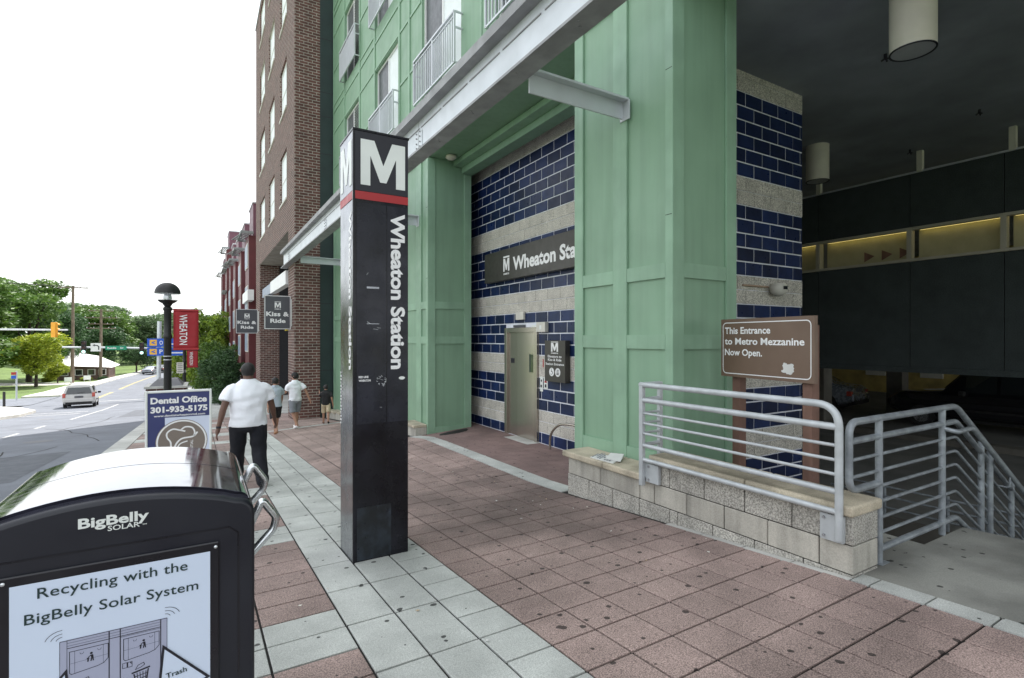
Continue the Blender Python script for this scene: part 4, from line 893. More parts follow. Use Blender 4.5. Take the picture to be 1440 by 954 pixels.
fb = thing('far_tan_building', 'small tan building glimpsed beyond the last red townhouse', 'building', (2, 128, -6.5)); bx('wall', M['tan_wall'], 1.5, 16, 128, 140, -7, 1.4, fb); bx('roof_edge', M['offwhite'], 1.2, 16.3, 127.7, 140.3, 1.401, 1.8, fb)

# ================================================================== metro pylon
py = thing('station_pylon', 'tall dark bronze metro pylon with white M and vertical Wheaton Station lettering', 'pylon', (1.34, 4.6, -1.9))
X0, X1, Y0p, Y1p, ZT = 1.10, 1.572, 4.402, 4.86, 1.735
MB().add([(X0, Y0p, -2.0), (X1, Y0p, -2.0), (X1, Y1p, -2.0), (X0, Y1p, -2.0), (X0, Y0p, ZT), (X1, Y0p, ZT), (X1, Y1p, ZT), (X0, Y1p, ZT)], [(0, 1, 5, 4), (1, 2, 6, 5), (2, 3, 7, 6), (4, 5, 6, 7)], 0).add([(X0, Y0p, -2.0), (X0, Y1p, -2.0), (X0, Y0p, ZT), (X0, Y1p, ZT)], [(1, 0, 2, 3)], 1).build('shaft', [M['pylon'], M['pylon_side']], py)
bx('corner_post', M['pylon'], X0-.006, X0+.012, Y0p-.006, Y0p+.014, -1.93, ZT-.002, py); bx('top_cap', M['pylon'], X0-.008, X1+.008, Y0p-.008, Y1p+.008, ZT+.001, ZT+.018, py)
bx('red_band', M['signred'], X0+.013, X1-.001, Y0p-.004, Y0p-.001, 1.165, 1.232, py); bx('red_band', M['signred'], X0-.004, X0-.001, Y0p+.015, Y1p-.002, 1.165, 1.232, py)
bx('head_panel', M['inkblack'], X0+.013, X1-.001, Y0p-.0035, Y0p-.001, 1.236, ZT-.003, py); bx('head_panel', M['pylon_side'], X0-.0035, X0-.001, Y0p+.015, Y1p-.002, 1.236, ZT-.003, py)
bx('front_panel', M['pylon_panel'], 1.385, X1-.006, Y0p-.003, Y0p-.001, -.72, 1.135, py); bx('front_panel', M['pylon_panel'], 1.125, 1.375, Y0p-.003, Y0p-.001, -.72, 1.135, py)
metro_m(M['litwhite'], (1.158, Y0p-.0035, 1.288), (1, 0, 0), (0, 0, 1), .385, .383, py); metro_m(M['litwhite'], (X0-.0035, Y1p-.035, 1.288), (0, -1, 0), (0, 0, 1), .385, .383, py)
text_on('Wheaton Station', M['signwhite'], (1.415, Y0p-.003, 1.078), (0, 0, -1), (1, 0, 0), 1.345, .128, py, .035)
text_on('Wheaton Station', M['signwhite'], (X0-.001, Y0p+.15, 1.078), (0, 0, -1), (0, -1, 0), 1.345, .10, py, .035)
for i, s in enumerate(('RED LINE', 'WHEATON')): text_on(s, M['signwhite'], (1.142, Y0p-.003, -.334-.03*i), (1, 0, 0), (0, 0, 1), .082+.018*i, .018, py, .04)
bx('scratched_patch', M['patch'], X0+.03, 1.42, Y0p-.002, Y0p-.0005, -1.86, -1.42, py)
MB().prism([(.028*math.cos(a*.5), .014*math.sin(a*.5)) for a in range(12)], (1.515, Y0p-.003, -.345), (1, 0, 0), (0, 0, 1), (0, -.002, 0)).build('oval_sticker', M['litwhite'], py)
mb = MB()
for i in range(26): a = random.uniform(0, 6.28); r = random.uniform(.028, .042); c = Vector((1.335+r*math.cos(a), Y0p-.0032, -.36+r*math.sin(a)*.95)); strip(mb, [c, c+Vector((random.uniform(-.015, .015), 0, random.uniform(-.015, .015)))], .003, (0, -1, 0))
for i in range(7): c = Vector((random.uniform(1.2, 1.37), Y0p-.0032, random.choice((-.36, .36, .1, -.6, .55))+random.uniform(-.03, .03))); strip(mb, [c, c+Vector((random.uniform(-.05, .02), 0, random.uniform(-.006, .02)))], random.uniform(.0015, .003), (0, -1, 0))
mb.build('scratches', M['pewter'], py)
for dz in (.42, .12): bx('tape_mark', M['pylon_side'], 1.21, 1.315, Y0p-.0042, Y0p-.0032, dz, dz+(.016 if dz > .3 else .005), py)
mb = MB(); 
for i in range(16): mb.box(1.10+.0, 1.102, 0, 0, 0, 0) if False else mb.box(X0-.006, X0-.003, Y1p-.04-(.012 if i % 3 else 0), Y1p-.02, -.30-.03*i, -.315-.03*i)
mb.build('side_print', M['signwhite'], py)

# ================================================================== recycling compactor bin
bn = thing('recycling_bin', 'large black solar compactor bin with arched clear lid and Recycling poster', 'bin', (-.18, 2.0, -1.7))
BX0, BX1, BYF, BYB, CXB = -.50, .14, 1.70, 2.36, -.18
def arch(x, drop=.045, ztop=-.402): return ztop-drop*((x-CXB)/.32)**2 if abs(x-CXB) < .32 else ztop-drop
def archloft(name, m, x0, x1, y0, y1, zb, crown, drop, edge=.03, par=bn, n=18):
    """body whose top is an arch across x, with rounded shoulders"""
    prof = [(x0, zb), (x0, crown-drop-edge)]
    for k in range(1, 5): t = k/4*math.pi/2; prof.append((x0+edge*(1-math.cos(t)), crown-drop-edge+edge*math.sin(t)*.9))
    for i in range(1, n): x = x0+edge+(x1-x0-2*edge)*i/n; prof.append((x, crown-drop*((x-CXB)/((x1-x0)/2-edge))**2-.002))
    for k in range(4, 0, -1): t = k/4*math.pi/2; prof.append((x1-edge*(1-math.cos(t)), crown-drop-edge+edge*math.sin(t)*.9))
    prof += [(x1, crown-drop-edge), (x1, zb)]
    return MB().prism([(p[0], p[1]) for p in prof][::-1], (0, y0, 0), (1, 0, 0), (0, 0, 1), (0, y1-y0, 0)).build(name, m, par, bevel=.012, seg=3, smooth=True)
archloft('body', M['black'], BX0, BX1, BYF, BYB, -1.86, -.416, .042, .05)
archloft('lid', M['dome'], BX0+.012, BX1-.012, BYF+.035, 2.045, -.475, -.402, .044, .035)
archloft('lid', M['dome'], BX0+.012, BX1-.012, 2.051, BYB-.01, -.475, -.402, .044, .035)
# inset front door outline, poster frame, poster
mb = MB(); N_ = Vector((0, -1, 0)); Yf = BYF-.001
pts = [(BX0+.04, Yf, -1.8), (BX0+.04, Yf, -.560), (BX0+.06, Yf, -.540), (.075, Yf, -.540), (.097, Yf, -.560), (.1, Yf, -1.8)]
strip(mb, pts, .0045, N_); mb.build('door_groove', M['bin_panel'], bn)
bx('poster_frame', M['bin_panel'], -.412, .049, BYF-.008, BYF-.0005, -1.30, -.574, bn, bevel=.003, seg=1)
for x in (-.402, .040):
    for z in (-.587, -1.288):
        sc = MB().lathe([(0, 0), (.0045, 0), (.0045, .002), (.001, .004)], (0, 0, 0), 10).build('screw', M['chrome'], bn, smooth=True); sc.location = (x, BYF-.0085, z); sc.rotation_euler = (R(90), 0, 0)
ps = bx('poster', M['poster'], -.390, .0265, BYF-.0095, BYF-.0085, -1.27, -.597, bn); YP = BYF-.0096
U_, V_ = (1, 0, 0), (0, 0, 1)
text_on('Recycling with the', M['ink'], (-.339, YP, -.6445), U_, V_, .312, .034, ps, .006, space=1.02); text_on('BigBelly Solar System', M['ink'], (-.363, YP, -.7035), U_, V_, .361, .034, ps, .006, space=1.02)
text_on('BigBelly', M['litwhite'], (-.263, BYF-.0005, -.492), U_, V_, .148, .034, bn, .03, lift=.0008); text_on('SOLAR', M['litwhite'], (-.203, BYF-.0005, -.4995), U_, V_, .068, .0135, bn, .015, lift=.0008); text_on('TM', M['litwhite'], (-.13, BYF-.0005, -.4965), U_, V_, .010, .003, bn, .03, lift=.0008)
# printed drawing of the machine
YQ = YP-.0006
def pq(name, m, x0, x1, z0, z1, dy=0, par=ps): return MB().quad((x0, YQ-dy, z0), (x1, YQ-dy, z0), (x1, YQ-dy, z1), (x0, YQ-dy, z1)).build(name, m, par)
pq('printed_machine', M['poster_grey'], -.297, -.074, -1.24, -.754)
mb = MB(); YL = YQ-.0005
def ln(*p, w=.0014): strip(mb, [(a, YL, b) for a, b in p], w, N_)
for x in (-.297, -.283, -.199, -.176, -.0885, -.0745): ln((x, -.755), (x, -1.24), w=.0022 if x in (-.199, -.176, -.0885) else .0009)
ln((-.297, -.755), (-.0745, -.755)); ln((-.283, -.762), (-.0885, -.762), w=.0007); ln((-.283, -.769), (-.0885, -.769), w=.0007); ln((-.283, -.775), (-.0885, -.775), w=.0016); ln((-.176, -.778), (-.0885, -.778), w=.0009)
for x0 in (-.278, -.169):
    ln((x0, -.785), (x0+.077, -.785), (x0+.077, -.822), (x0+.068, -.832), (x0+.055, -.836), (x0+.004, -.842), (x0, -.838), (x0, -.785), w=.0014); ln((x0+.01, -.785), (x0+.01, -.841), w=.0006); ln((x0+.067, -.785), (x0+.067, -.832), w=.0006); ln((x0, -.815), (x0+.077, -.812), w=.0005)
    for dx in (.02, .055): ln((x0+dx, -.792), (x0+dx+.002, -.796), (x0+dx+.006, -.796), (x0+dx+.008, -.792), w=.0008)
ln((-.171, -.848), (-.151, -.848), (-.151, -.861), (-.171, -.861), (-.171, -.848), w=.0012); ln((-.161, -.848), (-.161, -.861), w=.003); ln((-.155, -.849), (-.152, -.853), w=.002)
# person with litter pictogram and baskets
for cx in (-.129, -.238):
    mb.add([(cx+.003+.003*math.cos(a*.8), YL, -.800+.003*math.sin(a*.8)) for a in range(8)], [tuple(range(8))[::-1]]); ln((cx+.004, -.804), (cx+.005, -.812), w=.005); ln((cx+.004, -.812), (cx+.002, -.820), w=.0025); ln((cx+.006, -.812), (cx+.007, -.820), w=.0025); ln((cx+.002, -.805), (cx-.003, -.809), w=.002); ln((cx-.006, -.812), (cx-.003, -.811), (cx-.004, -.820), w=.003)
for cx in (-.130, -.245):
    ln((cx-.022, -.880), (cx+.018, -.873), w=.004)
    ln((cx-.017, -.883), (cx-.010, -.925), (cx+.008, -.925), (cx+.014, -.877), w=.003)
    for k in range(1, 5): ln((cx-.017+.0065*k, -.881), (cx-.011+.0045*k, -.925), w=.0016)
    for k in range(1, 5): ln((cx-.016+.001*k, -.882-.009*k), (cx+.013-.001*k, -.878-.009*k), w=.0016)
    ln((cx-.014, -.872), (cx-.008, -.862), (cx+.004, -.858), (cx+.006, -.864), (cx-.002, -.869), (cx-.014, -.872), w=.0015)
for cx, s in ((-.079, 1), (-.292, -1)):
    for r in (.013, .024, .036): ln(*[(cx+s*r*math.sin(t*.26)*.95, -.752+r*math.cos(t*.26)*.75-(.001)) for t in range(-0, 6)], w=.0012)
mb.build('printed_drawing', M['inkblack'], ps)
for (tri, tx, lab, w) in (([(-.082, -.831), (.022, -.944), (-.097, -.990)], (-.076, -.918), 'Trash', .048), ([(-.285, -.831), (-.38, -.944), (-.27, -.990)], (-.345, -.925), 'Recycle', .058)):
    MB().add([(a, YQ-.001, b) for a, b in (tri if tri[1][0] > tri[0][0] else tri[::-1])], [(0, 1, 2)]).build('printed_arrow', M['poster'], ps)
    t2 = MB(); strip(t2, [(a, YQ-.0016, b) for a, b in tri+[tri[0]]], .0065, N_); t2.build('printed_arrow_edge', M['inkblack'], ps)
    text_on(lab, M['ink'], (tx[0], YQ-.0012, tx[1]), (1, 0, .12), (-.12, 0, 1), w, .014, ps, .015)
# side handles
for k, (y0, z0) in enumerate(((1.76, -.515), (2.08, -.475))):
    tb('handle', M['chrome'], arc([(BX1-.01, y0-.005, z0-.05), (BX1+.025, y0+.0, z0+.022), (BX1+.066, y0+.01, z0-.04), (BX1+.058, y0+.01, z0-.075), (BX1-.01, y0+.0, z0-.14)], .012), .0115, bn, 14)
bx('base_skirt', M['bin_panel'], BX0+.02, BX1-.02, BYF+.03, BYB-.02, -2.0, -1.861, bn)

# ================================================================== dental sign
ds = thing('dental_sign', 'white framed pavement sign reading Dental Office with brown tooth emblem', 'sign', (-.18, 6.5, -2)); DY = 6.5
dx0, dx1, dzt, dzb = -.475, .117, -.545, -1.90; N_ = Vector((0, -1, 0))
fr = MB(); fr.box(dx0, dx0+.022, DY, DY+.04, dzb, dzt); fr.box(dx1-.022, dx1, DY, DY+.04, dzb, dzt); fr.box(dx0+.022, dx1-.022, DY, DY+.04, dzt-.022, dzt); fr.box(dx0+.022, dx1-.022, DY, DY+.04, dzb, dzb+.03)
fr.build('frame', M['litwhite'], ds, bevel=.006, seg=2)
sp = bx('print_panel', M['palelilac'], dx0+.022, dx1-.022, DY+.008, DY+.03, dzb+.03, dzt-.022, ds); YD = DY+.0075
bx('base_foot', M['black'], dx0-.05, dx1+.05, DY-.2, DY+.25, -2.03, -1.905, ds, bevel=.02)
def dq(name, m, x0, x1, z0, z1, dy): return MB().quad((x0, YD-dy, z0), (x1, YD-dy, z0), (x1, YD-dy, z1), (x0, YD-dy, z1)).build(name, m, sp)
dq('printed_band', M['navy'], dx0+.0225, dx1-.0225, -.826, dzt-.023, .0005); dq('printed_band', M['navy'], dx0+.0225, dx0+.17, dzb+.031, -.826, .0005)
text_on('Dental Office', M['signwhite'], (-.428, YD-.001, -.680), U_, V_, .50, .068, sp, .04); text_on('301-933-5175', M['signwhite'], (-.428, YD-.001, -.775), U_, V_, .505, .066, sp, .045); text_on('www.dentistwheatonmd.com', M['signwhite'], (-.40, YD-.001, -.815), U_, V_, .455, .022, sp, .02)
cx, cz = -.155, -1.085; disc = lambda r, n=40: [(r*math.cos(a*2*math.pi/n), r*math.sin(a*2*math.pi/n)) for a in range(n)]
for r, m, k in ((.232, 'taupe', 1), (.226, 'signwhite', 2), (.210, 'taupe', 3)): MB().add([(cx+p[0], YD-.0006-.0006*k, cz+p[1]) for p in disc(r)], [tuple(range(40))]).build('printed_disc', M[m], sp)
mb = MB(); Yt = YD-.003
def tl(pts, w): 
    P = [Vector((cx+a, Yt, cz+b)) for a, b in pts]; Q = []
    for i in range(len(P)-1):
        p0, p1, p2, p3 = P[max(i-1, 0)], P[i], P[i+1], P[min(i+2, len(P)-1)]
        for t in (0, .25, .5, .75): Q.append(.5*((2*p1)+(p2-p0)*t+(2*p0-5*p1+4*p2-p3)*t*t+(3*p1-p0-3*p2+p3)*t**3))
    strip(mb, Q+[P[-1]], w, N_)
tl([(.03, .105), (-.02, .12), (-.08, .135), (-.13, .10), (-.13, .05), (-.10, .0), (-.095, -.08), (-.075, -.14)], .015); tl([(-.01, .12), (.03, .15), (.09, .14), (.115, .09), (.105, .05)], .015); tl([(.14, .09), (.10, .045), (.0, .03), (-.05, -.02), (-.07, -.08)], .016); tl([(.05, .0), (-.01, -.02), (-.04, -.06), (-.045, -.12), (.0, -.15)], .012)
mb.build('printed_tooth', M['signwhite'], sp); text_on('DENTAL', M['signwhite'], (cx+.10, Yt, cz-.14), (0, 0, 1), (-1, 0, 0), .15, .024, sp, .01)

# ================================================================== lamp posts and banners
def lamp(x, y, zg, label):
    t = thing('street_lamp', label, 'street lamp', (x, y, zg), group='black lamp posts along the kerb'); zl = zg+3.62
    MB().lathe([(.19, 0), (.19, .06), (.14, .12), (.12, .5), (.085, .55), (.08, 1.0), (.075, 2.55), (.09, 2.58), (.09, 2.64), (.075, 2.67), (.075, 3.2), (.09, 3.22), (.09, 3.27), (.06, 3.30), (.10, 3.36)], (x, y, zg), 18).build('post', M['sigblack'], t, smooth=True)
    for h in (2.42, 2.5, 2.92, 2.98): MB().lathe([(.078, 0), (.083, .003), (.083, .017), (.078, .02)], (x, y, zg+h-.35), 16).build('ring', M['pewter'], t)
    R_ = .25
    MB().lathe([(R_*math.sin(a), -R_*math.cos(a)) for a in [math.pi*(.28+.22*k/6) for k in range(7)]], (x, y, zl-.02), 24).build('globe', M['lampglass'], t, smooth=True)
    MB().lathe([(R_*1.03, 0)]+[(R_*1.03*math.cos(a), R_*1.0*math.sin(a)) for a in [math.pi/2*k/8 for k in range(1, 8)]]+[(.0, R_*1.0)], (x, y, zl-.02), 24).build('hood', M['sigblack'], t, smooth=True)
    MB().lathe([(.07, -.20), (.085, -.12), (.06, -.02)], (x, y, zl), 14).build('lamp_socket', M['chrome'], t, smooth=True)
    MB().lathe([(R_*1.02*math.sin(a), -R_*1.02*math.cos(a)) for a in [math.pi*(.02+.27*k/6) for k in range(7)]]+[(R_*.70, -R_*.62)], (x, y, zl-.02), 24).build('globe_cup', M['sigblack'], t, smooth=True)
    for z in (zl-.38, zl-1.32): tb('banner_arm', M['sigblack'], [(x, y, z), (x+.66, y, z)], .014, t, 8)
    return zl
def banner(x, y, zl, label):
    t = thing('banner', label, 'banner', (x+.36, y, zl-.9), group='red banners on the lamp posts')
    mb = MB(); nx = 6; nz_ = 10; z0, z1 = zl-1.30, zl-.395; x0, x1 = x+.11, x+.61
    for j in range(nz_+1):
        for i in range(nx+1): mb.v.append((x0+(x1-x0)*i/nx, y+.012*math.sin(i*1.1+j*.4)-.01, z0+(z1-z0)*j/nz_))
    for j in range(nz_):
        for i in range(nx): a = j*(nx+1)+i; mb.f.append((a, a+1, a+nx+2, a+nx+1)); mb.m.append(0)
    c = mb.build('cloth', M['red'], t, smooth=True); so_ = c.modifiers.new('s', 'SOLIDIFY'); so_.thickness = .006
    text_on('WHEATON', M['signwhite'], (x+.23, y-.036, zl-.50), (0, 0, -1), (1, 0, 0), .70, .155, c, .01)
    bx('hem', M['signred'], x0, x1, y-.035, y+.02, z0-.02, z0+.03, t); bx('hem', M['signred'], x0, x1, y-.035, y+.02, z1-.02, z1+.02, t)
zl = lamp(-.62, 14.35, G(-.62, 14.35), 'nearer black lamp post with globe head behind the dental sign'); banner(-.62, 14.35, zl, 'larger red Wheaton banner on the nearer lamp post')
z2 = lamp(-.66, 32.2, G(-.66, 32.2), 'farther black lamp post behind the nearer one'); banner(-.66, 32.2, z2, 'smaller red Wheaton banner on the farther lamp post')
ns = thing('parking_notice', 'small pale notice plate strapped to the farther lamp post', 'notice', (-.9, 32, z2-1.9)); bx('plate', M['offwhite'], -1.0, -.70, 32.04, 32.07, -1.80, -1.25, ns); mb = MB()
for i in range(5): mb.box(-.96, -.74, 32.034, 32.038, -1.74+.1*i, -1.71+.1*i)
mb.build('print', M['slate'], ns)
# low planter wall with grey kiosk roof by the kerb
pw = thing('brick_planter', 'low brick kerbside planter with pale band and grey cover near the farther lamp', 'planter', (-1.1, 25.6, -3.4))
for (x0, x1, y0, y1) in ((-1.80, -.46, 25, 27),):
    z = -2.62; bx('wall', M['brick'], x0, x1, y0, y1, z-1.2, z+.62, pw); bx('band', M['offwhite'], x0-.04, x1+.04, y0-.04, y1+.04, z+.32, z+.50, pw); bx('cap_stone', M['kerb'], x0-.06, x1+.06, y0-.06, y1+.06, z+.621, z+.70, pw)
    MB().hexa([(x0+.1, y0+.1, z+.70), (x1-.1, y0+.1, z+.70), (x1-.1, y1-.1, z+.70), (x0+.1, y1-.1, z+.70), (x0+.35, y0+.5, z+.95), (x1-.3, y0+.5, z+.95), (x1-.3, y1-.5, z+.95), (x0+.35, y1-.5, z+.95)]).build('cover', M['roofgrey'], pw)

# ================================================================== vehicles (built at the origin, nose to +Y, then placed)
def car(label, x, y, z, rz, paint, kind='van', cat='minivan', group=None):
    t = thing('parked_car' if kind != 'van' else 'minivan', label, cat, (x, y, z), rz, group, world=False)
    if kind == 'van': L, W, H = 4.9, .97, 1.72; st = [(-2.45, .42, .95, .96, .97, .80), (-2.40, .30, .98, 1.66, .97, .72), (-1.9, .24, 1.0, 1.72, .97, .76), (-.6, .22, .98, 1.74, .98, .78), (.55, .22, .96, 1.66, .98, .76), (1.30, .24, .95, 1.02, .96, .86), (2.1, .28, .80, .84, .90, .80), (2.42, .36, .60, .64, .74, .66)]
    elif kind == 'suv': L, W, H = 4.9, .97, 1.85; st = [(-2.45, .5, 1.0, 1.02, .95, .8), (-2.38, .38, 1.08, 1.76, .97, .74), (-1.8, .32, 1.10, 1.85, .98, .76), (-.3, .30, 1.08, 1.86, .98, .78), (.45, .30, 1.07, 1.78, .98, .76), (1.0, .32, 1.06, 1.12, .98, .88), (2.1, .38, .98, 1.02, .95, .86), (2.42, .48, .78, .82, .86, .76)]
    else: L, W, H = 4.5, .88, 1.42; st = [(-2.25, .40, .82, .86, .84, .74), (-2.1, .30, .90, .95, .87, .78), (-1.5, .24, .90, 1.02, .88, .80), (-.9, .22, .90, 1.38, .88, .64), (.2, .22, .88, 1.42, .88, .64), (1.0, .24, .86, .92, .88, .78), (1.9, .28, .74, .78, .84, .74), (2.25, .36, .56, .60, .70, .6)]
    mb = MB(); k = 0; rings = []
    for (yy, zb, zbelt, zr, w, wr) in st:
        hw = wr if zr-zbelt > .2 else (w+wr)/2; cr = .05 if zr-zbelt > .2 else .03
        half = [(w*.82, zb), (w*.97, zb+.10), (w, (zb+zbelt)/2+.05), (w*.985, zbelt), (hw+.02, zr-.06), (hw-.07, zr), (hw*.5, zr+cr*.7)]
        ring = [(a, yy, b) for a, b in half]+[(0, yy, zr+cr)]+[(-a, yy, b) for a, b in half[::-1]]
        rings.append(ring); mb.v += ring
    n = len(rings[0])
    for i in range(len(rings)-1):
        for j in range(n-1): a = i*n+j; mb.f.append((a, a+n, a+n+1, a+1))
        mb.f.append((i*n+n-1, (i+1)*n+n-1, (i+1)*n, i*n))
    mb.f.append(tuple(range(n))); mb.f.append(tuple(range((len(rings)-1)*n, len(rings)*n))[::-1]); mb.m = [0]*len(mb.f)
    body = mb.build('body', paint, t, smooth=True, bevel=.03, seg=2)
    def side(i, u0, u1, v0, v1, s, off=.008):       # panel between ring i and i+1 on the window band
        A_ = [Vector(rings[i][3]), Vector(rings[i][4]), Vector(rings[i+1][3]), Vector(rings[i+1][4])]
        P = lambda u_, v_: ((A_[0]*(1-v_)+A_[1]*v_)*(1-u_)+(A_[2]*(1-v_)+A_[3]*v_)*u_)
        q = [P(u0, v0), P(u1, v0), P(u1, v1), P(u0, v1)]; q = [Vector((s*(p.x+off), p.y, p.z)) for p in q]
        return q if s > 0 else q[::-1]
    gi = [i for i in range(len(st)-1) if st[i][3]-st[i][2] > .3 and st[i+1][3]-st[i+1][2] > .3]
    for s in (-1, 1):
        for i in gi: MB().quad(*side(i, .04, .96, .08, .94, s)).build('side_window', M['carglass'], t)
    i0 = gi[0]; b_ = st[i0]; f_ = st[gi[-1]+1]; ff = st[gi[-1]+2]
    # rear window, windscreen
    rb = st[i0-1]; zlo = max(rb[2], rb[3])+.05
    def back(z): tt = (z-rb[3])/(b_[3]-rb[3]); return rb[0]*(1-tt)+b_[0]*tt-.03
    wlo, whi = b_[4]*.80, b_[5]*.88; z0, z1 = (zlo+.02, b_[3]-.14)
    MB().quad((-wlo, back(z0), z0), (wlo, back(z0), z0), (whi, back(z1), z1), (-whi, back(z1), z1)).build('rear_window', M['carglass'], t)
    y0_, y1_ = f_[0], ff[0]; q0, q1 = .06, .9
    P = lambda tt, w: (w, y0_+(y1_-y0_)*tt+.02, f_[3]+(ff[3]-f_[3])*tt+.03)
    MB().quad(P(q0, -.6), P(q1, -.78), P(q1, .78), P(q0, .6)).build('windscreen', M['carglass'], t)
    yr = st[0][0]
    bmp = MB().box(-W*.93, W*.93, yr-.10, yr+.25, .42, .70).build('rear_bumper', paint, t, bevel=.05, seg=2); bx('bumper_guard', M['rubber'], -W*.8, W*.8, yr-.11, yr+.1, .30, .419, bmp)
    bx('number_plate', M['slate'], -.26, .26, yr-.02, yr+.05, .74, .88, t)
    for s in (-1, 1):
        xa = W*.80; tlz = (.78, 1.10) if kind != 'car' else (.62, .80)
        bx('tail_light', M['taillight'], min(s*xa, s*W*.99), max(s*xa, s*W*.99), yr-.035, yr+.14, tlz[0], tlz[1], t, bevel=.02, seg=2)
        bx('headlight', M['litwhite'], min(s*.50, s*.78), max(s*.50, s*.78), -yr-.22, -yr-.0, .58, .72, t, bevel=.03)
        bx('mirror', M['rubber'], min(s*W, s*(W+.20)), max(s*W, s*(W+.20)), f_[0]-.05, f_[0]+.10, 1.02, 1.17, t, bevel=.03)
        bx('side_trim', M['rubber'], min(s*(W*.99), s*(W+.014)), max(s*(W*.99), s*(W+.014)), -1.6, 1.2, .55, .61, t)
    for yy in (-1.45, 1.5):
        for s in (-1, 1):
            r = .33; wl = MB().tube([(s*(W-.20), yy, r), (s*(W+.005), yy, r)], r, 20).build('wheel', M['rubber'], t, smooth=True)
            MB().tube([(s*(W-.0), yy, r), (s*(W+.012), yy, r)], r*.62, 14).build('rim', M['chrome'], wl)
    bx('underbody', M['rubber'], -W*.8, W*.8, -2.1, 2.1, .22, .45, t)
    if kind == 'van':
        for s in (-1, 1): tb('roof_rail', M['rubber'], [(s*.62, -1.9, 1.80), (s*.62, .2, 1.81)], .02, t, 6)
        tb('rear_wiper', M['rubber'], [(-.1, back(1.12)-.03, 1.10), (.35, back(1.2)-.03, 1.16)], .012, t, 5); bx('door_handle', M['pewter'], -.12, .12, yr-.045, yr+.0, .92, .95, t)
    return t
slope = -math.atan(.0705)
v = car('pale silver minivan driving away down the sunlit street', -7.75, 51.5, G(-7.75, 51.5)+RZ, 0, M['vanpaint'], 'van', 'minivan'); v.rotation_euler = (slope, 0, R(4.5)); v.scale = (.97, .95, .97)
c2 = car('pale car parked far down the road under the trees', -6.9, 112, -6.62, R(-15), M['carblue'], 'car', 'car', 'cars parked far down the road'); c2.location = (-7.6+0, 118, -6.6)
c3 = car('dark car parked behind the pale one far down the road', -4.0, 124, -6.6, R(-20), M['carblack'], 'car', 'car', 'cars parked far down the road'); c3.location = (-6.0, 124, -6.65)
car('black SUV parked in the dark garage behind the stair railing', 20.6, 6.1, -2.75, R(5), M['carblack'], 'suv', 'SUV')
car('second dark car in the gloom at the far left of the garage', 21, 12.4, -2.75, R(8), M['carblue'], 'car', 'car')

# ================================================================== traffic signals and street signs
def signal(x, y, z, label, housing, lit=True, par=None, rz=0):
    t = thing('traffic_signal', label, 'traffic light', (x, y, z), rz, 'traffic signals', world=False)
    MB().box(-.17, .17, -.12, .12, -.55, .55).build('housing', housing, t, bevel=.03)
    for i, zz_ in enumerate((.36, 0, -.36)):
        MB().tube([(0, -.12, zz_), (0, -.14, zz_)], .13, 16).build('lens', M['siggreen'] if (lit and i == 2) else M['lens'], t)
        mb = MB(); pts = [(.145*math.cos(a*math.pi/8), .145*math.sin(a*math.pi/8)) for a in range(9)]
        for p, q in zip(pts, pts[1:]): mb.quad((p[0], -.13, zz_+p[1]), (q[0], -.13, zz_+q[1]), (q[0], -.34, zz_+q[1]), (p[0], -.34, zz_+p[1]))
        mb.build('visor', housing, t)
    return t
SY = 57.3; mp = thing('signal_mast', 'pale grey pole and arm carrying two signals over the street', 'signal mast', (-2.7, SY, -5.5))
tb('pole', M['steel'], [(-3.15, SY, -5.9), (-3.15, SY, -3), (-3.1, SY, 1.55)], .17, mp, 14); tb('arm', M['steel'], [(-3.1, SY, -.95), (-6, SY, -.82), (-9.9, SY, -.75)], .075, mp, 10)
signal(-8.45, SY-.2, -.78, 'black traffic signal showing green next to the left-turn sign', M['sigblack']); signal(-4.4, SY-.2, -.93, 'black traffic signal showing green nearest the pale pole', M['sigblack'])
lt = thing('turn_sign', 'white square sign with a curved left arrow on the signal arm', 'sign', (-7.7, SY-.2, -.8)); bx('plate', M['litwhite'], -8.0, -7.3, SY-.16, SY-.12, -1.13, -.42, lt); mb = MB(); N_ = (0, -1, 0)
strip(mb, [(-7.45, SY-.165, -1.0), (-7.45, SY-.165, -.72), (-7.55, SY-.165, -.62), (-7.72, SY-.165, -.60)], .08, N_); mb.add([(-7.72, SY-.165, -.50), (-7.88, SY-.165, -.60), (-7.72, SY-.165, -.70)], [(0, 1, 2)]); mb.build('arrow', M['inkblack'], lt)
gs = thing('street_name_sign', 'green street name sign on the signal arm', 'sign', (-6.2, SY-.2, -.85)); bx('plate', M['streetgreen'], -7.0, -5.5, SY-.16, SY-.12, -1.02, -.66, gs); text_on('Reedie', M['signwhite'], (-6.85, SY-.162, -.92), U_, V_, .62, .16, gs, .02); text_on('Dr', M['signwhite'], (-5.95, SY-.162, -.92), U_, V_, .24, .15, gs, .02)
pk = thing('parking_direction_sign', 'blue parking direction signs with yellow squares on the pale pole', 'sign', (-2.7, SY-.25, -1))
for i, (z0, z1) in enumerate(((-.78, -.02), (-1.58, -.84))):
    x0, x1 = -4.0, (-1.9 if i == 0 else -1.15); YB = SY-.25
    p_ = bx('plate', M['parkblue'], x0, x1, YB-.04, YB, z0, z1, pk); bx('yellow_square', M['orange'], x0+.18, x0+.72, YB-.045, YB-.041, z0+.12, z1-.12, p_)
    mb = MB(); strip(mb, [(x0+.60, YB-.048, (z0+z1)/2+.12), (x0+.36, YB-.048, (z0+z1)/2), (x0+.60, YB-.048, (z0+z1)/2-.12)], .08, N_); mb.build('arrow', M['parkblue'], p_)
    text_on('P' if i else 'O', M['signwhite'], (x0+.92, YB-.0405, z0+.2), U_, V_, .25, .36, p_, .01)
    bx('text_line', M['signwhite'], x0+1.25, x1-.12, YB-.045, YB-.041, z0+.2, z0+.3, p_)
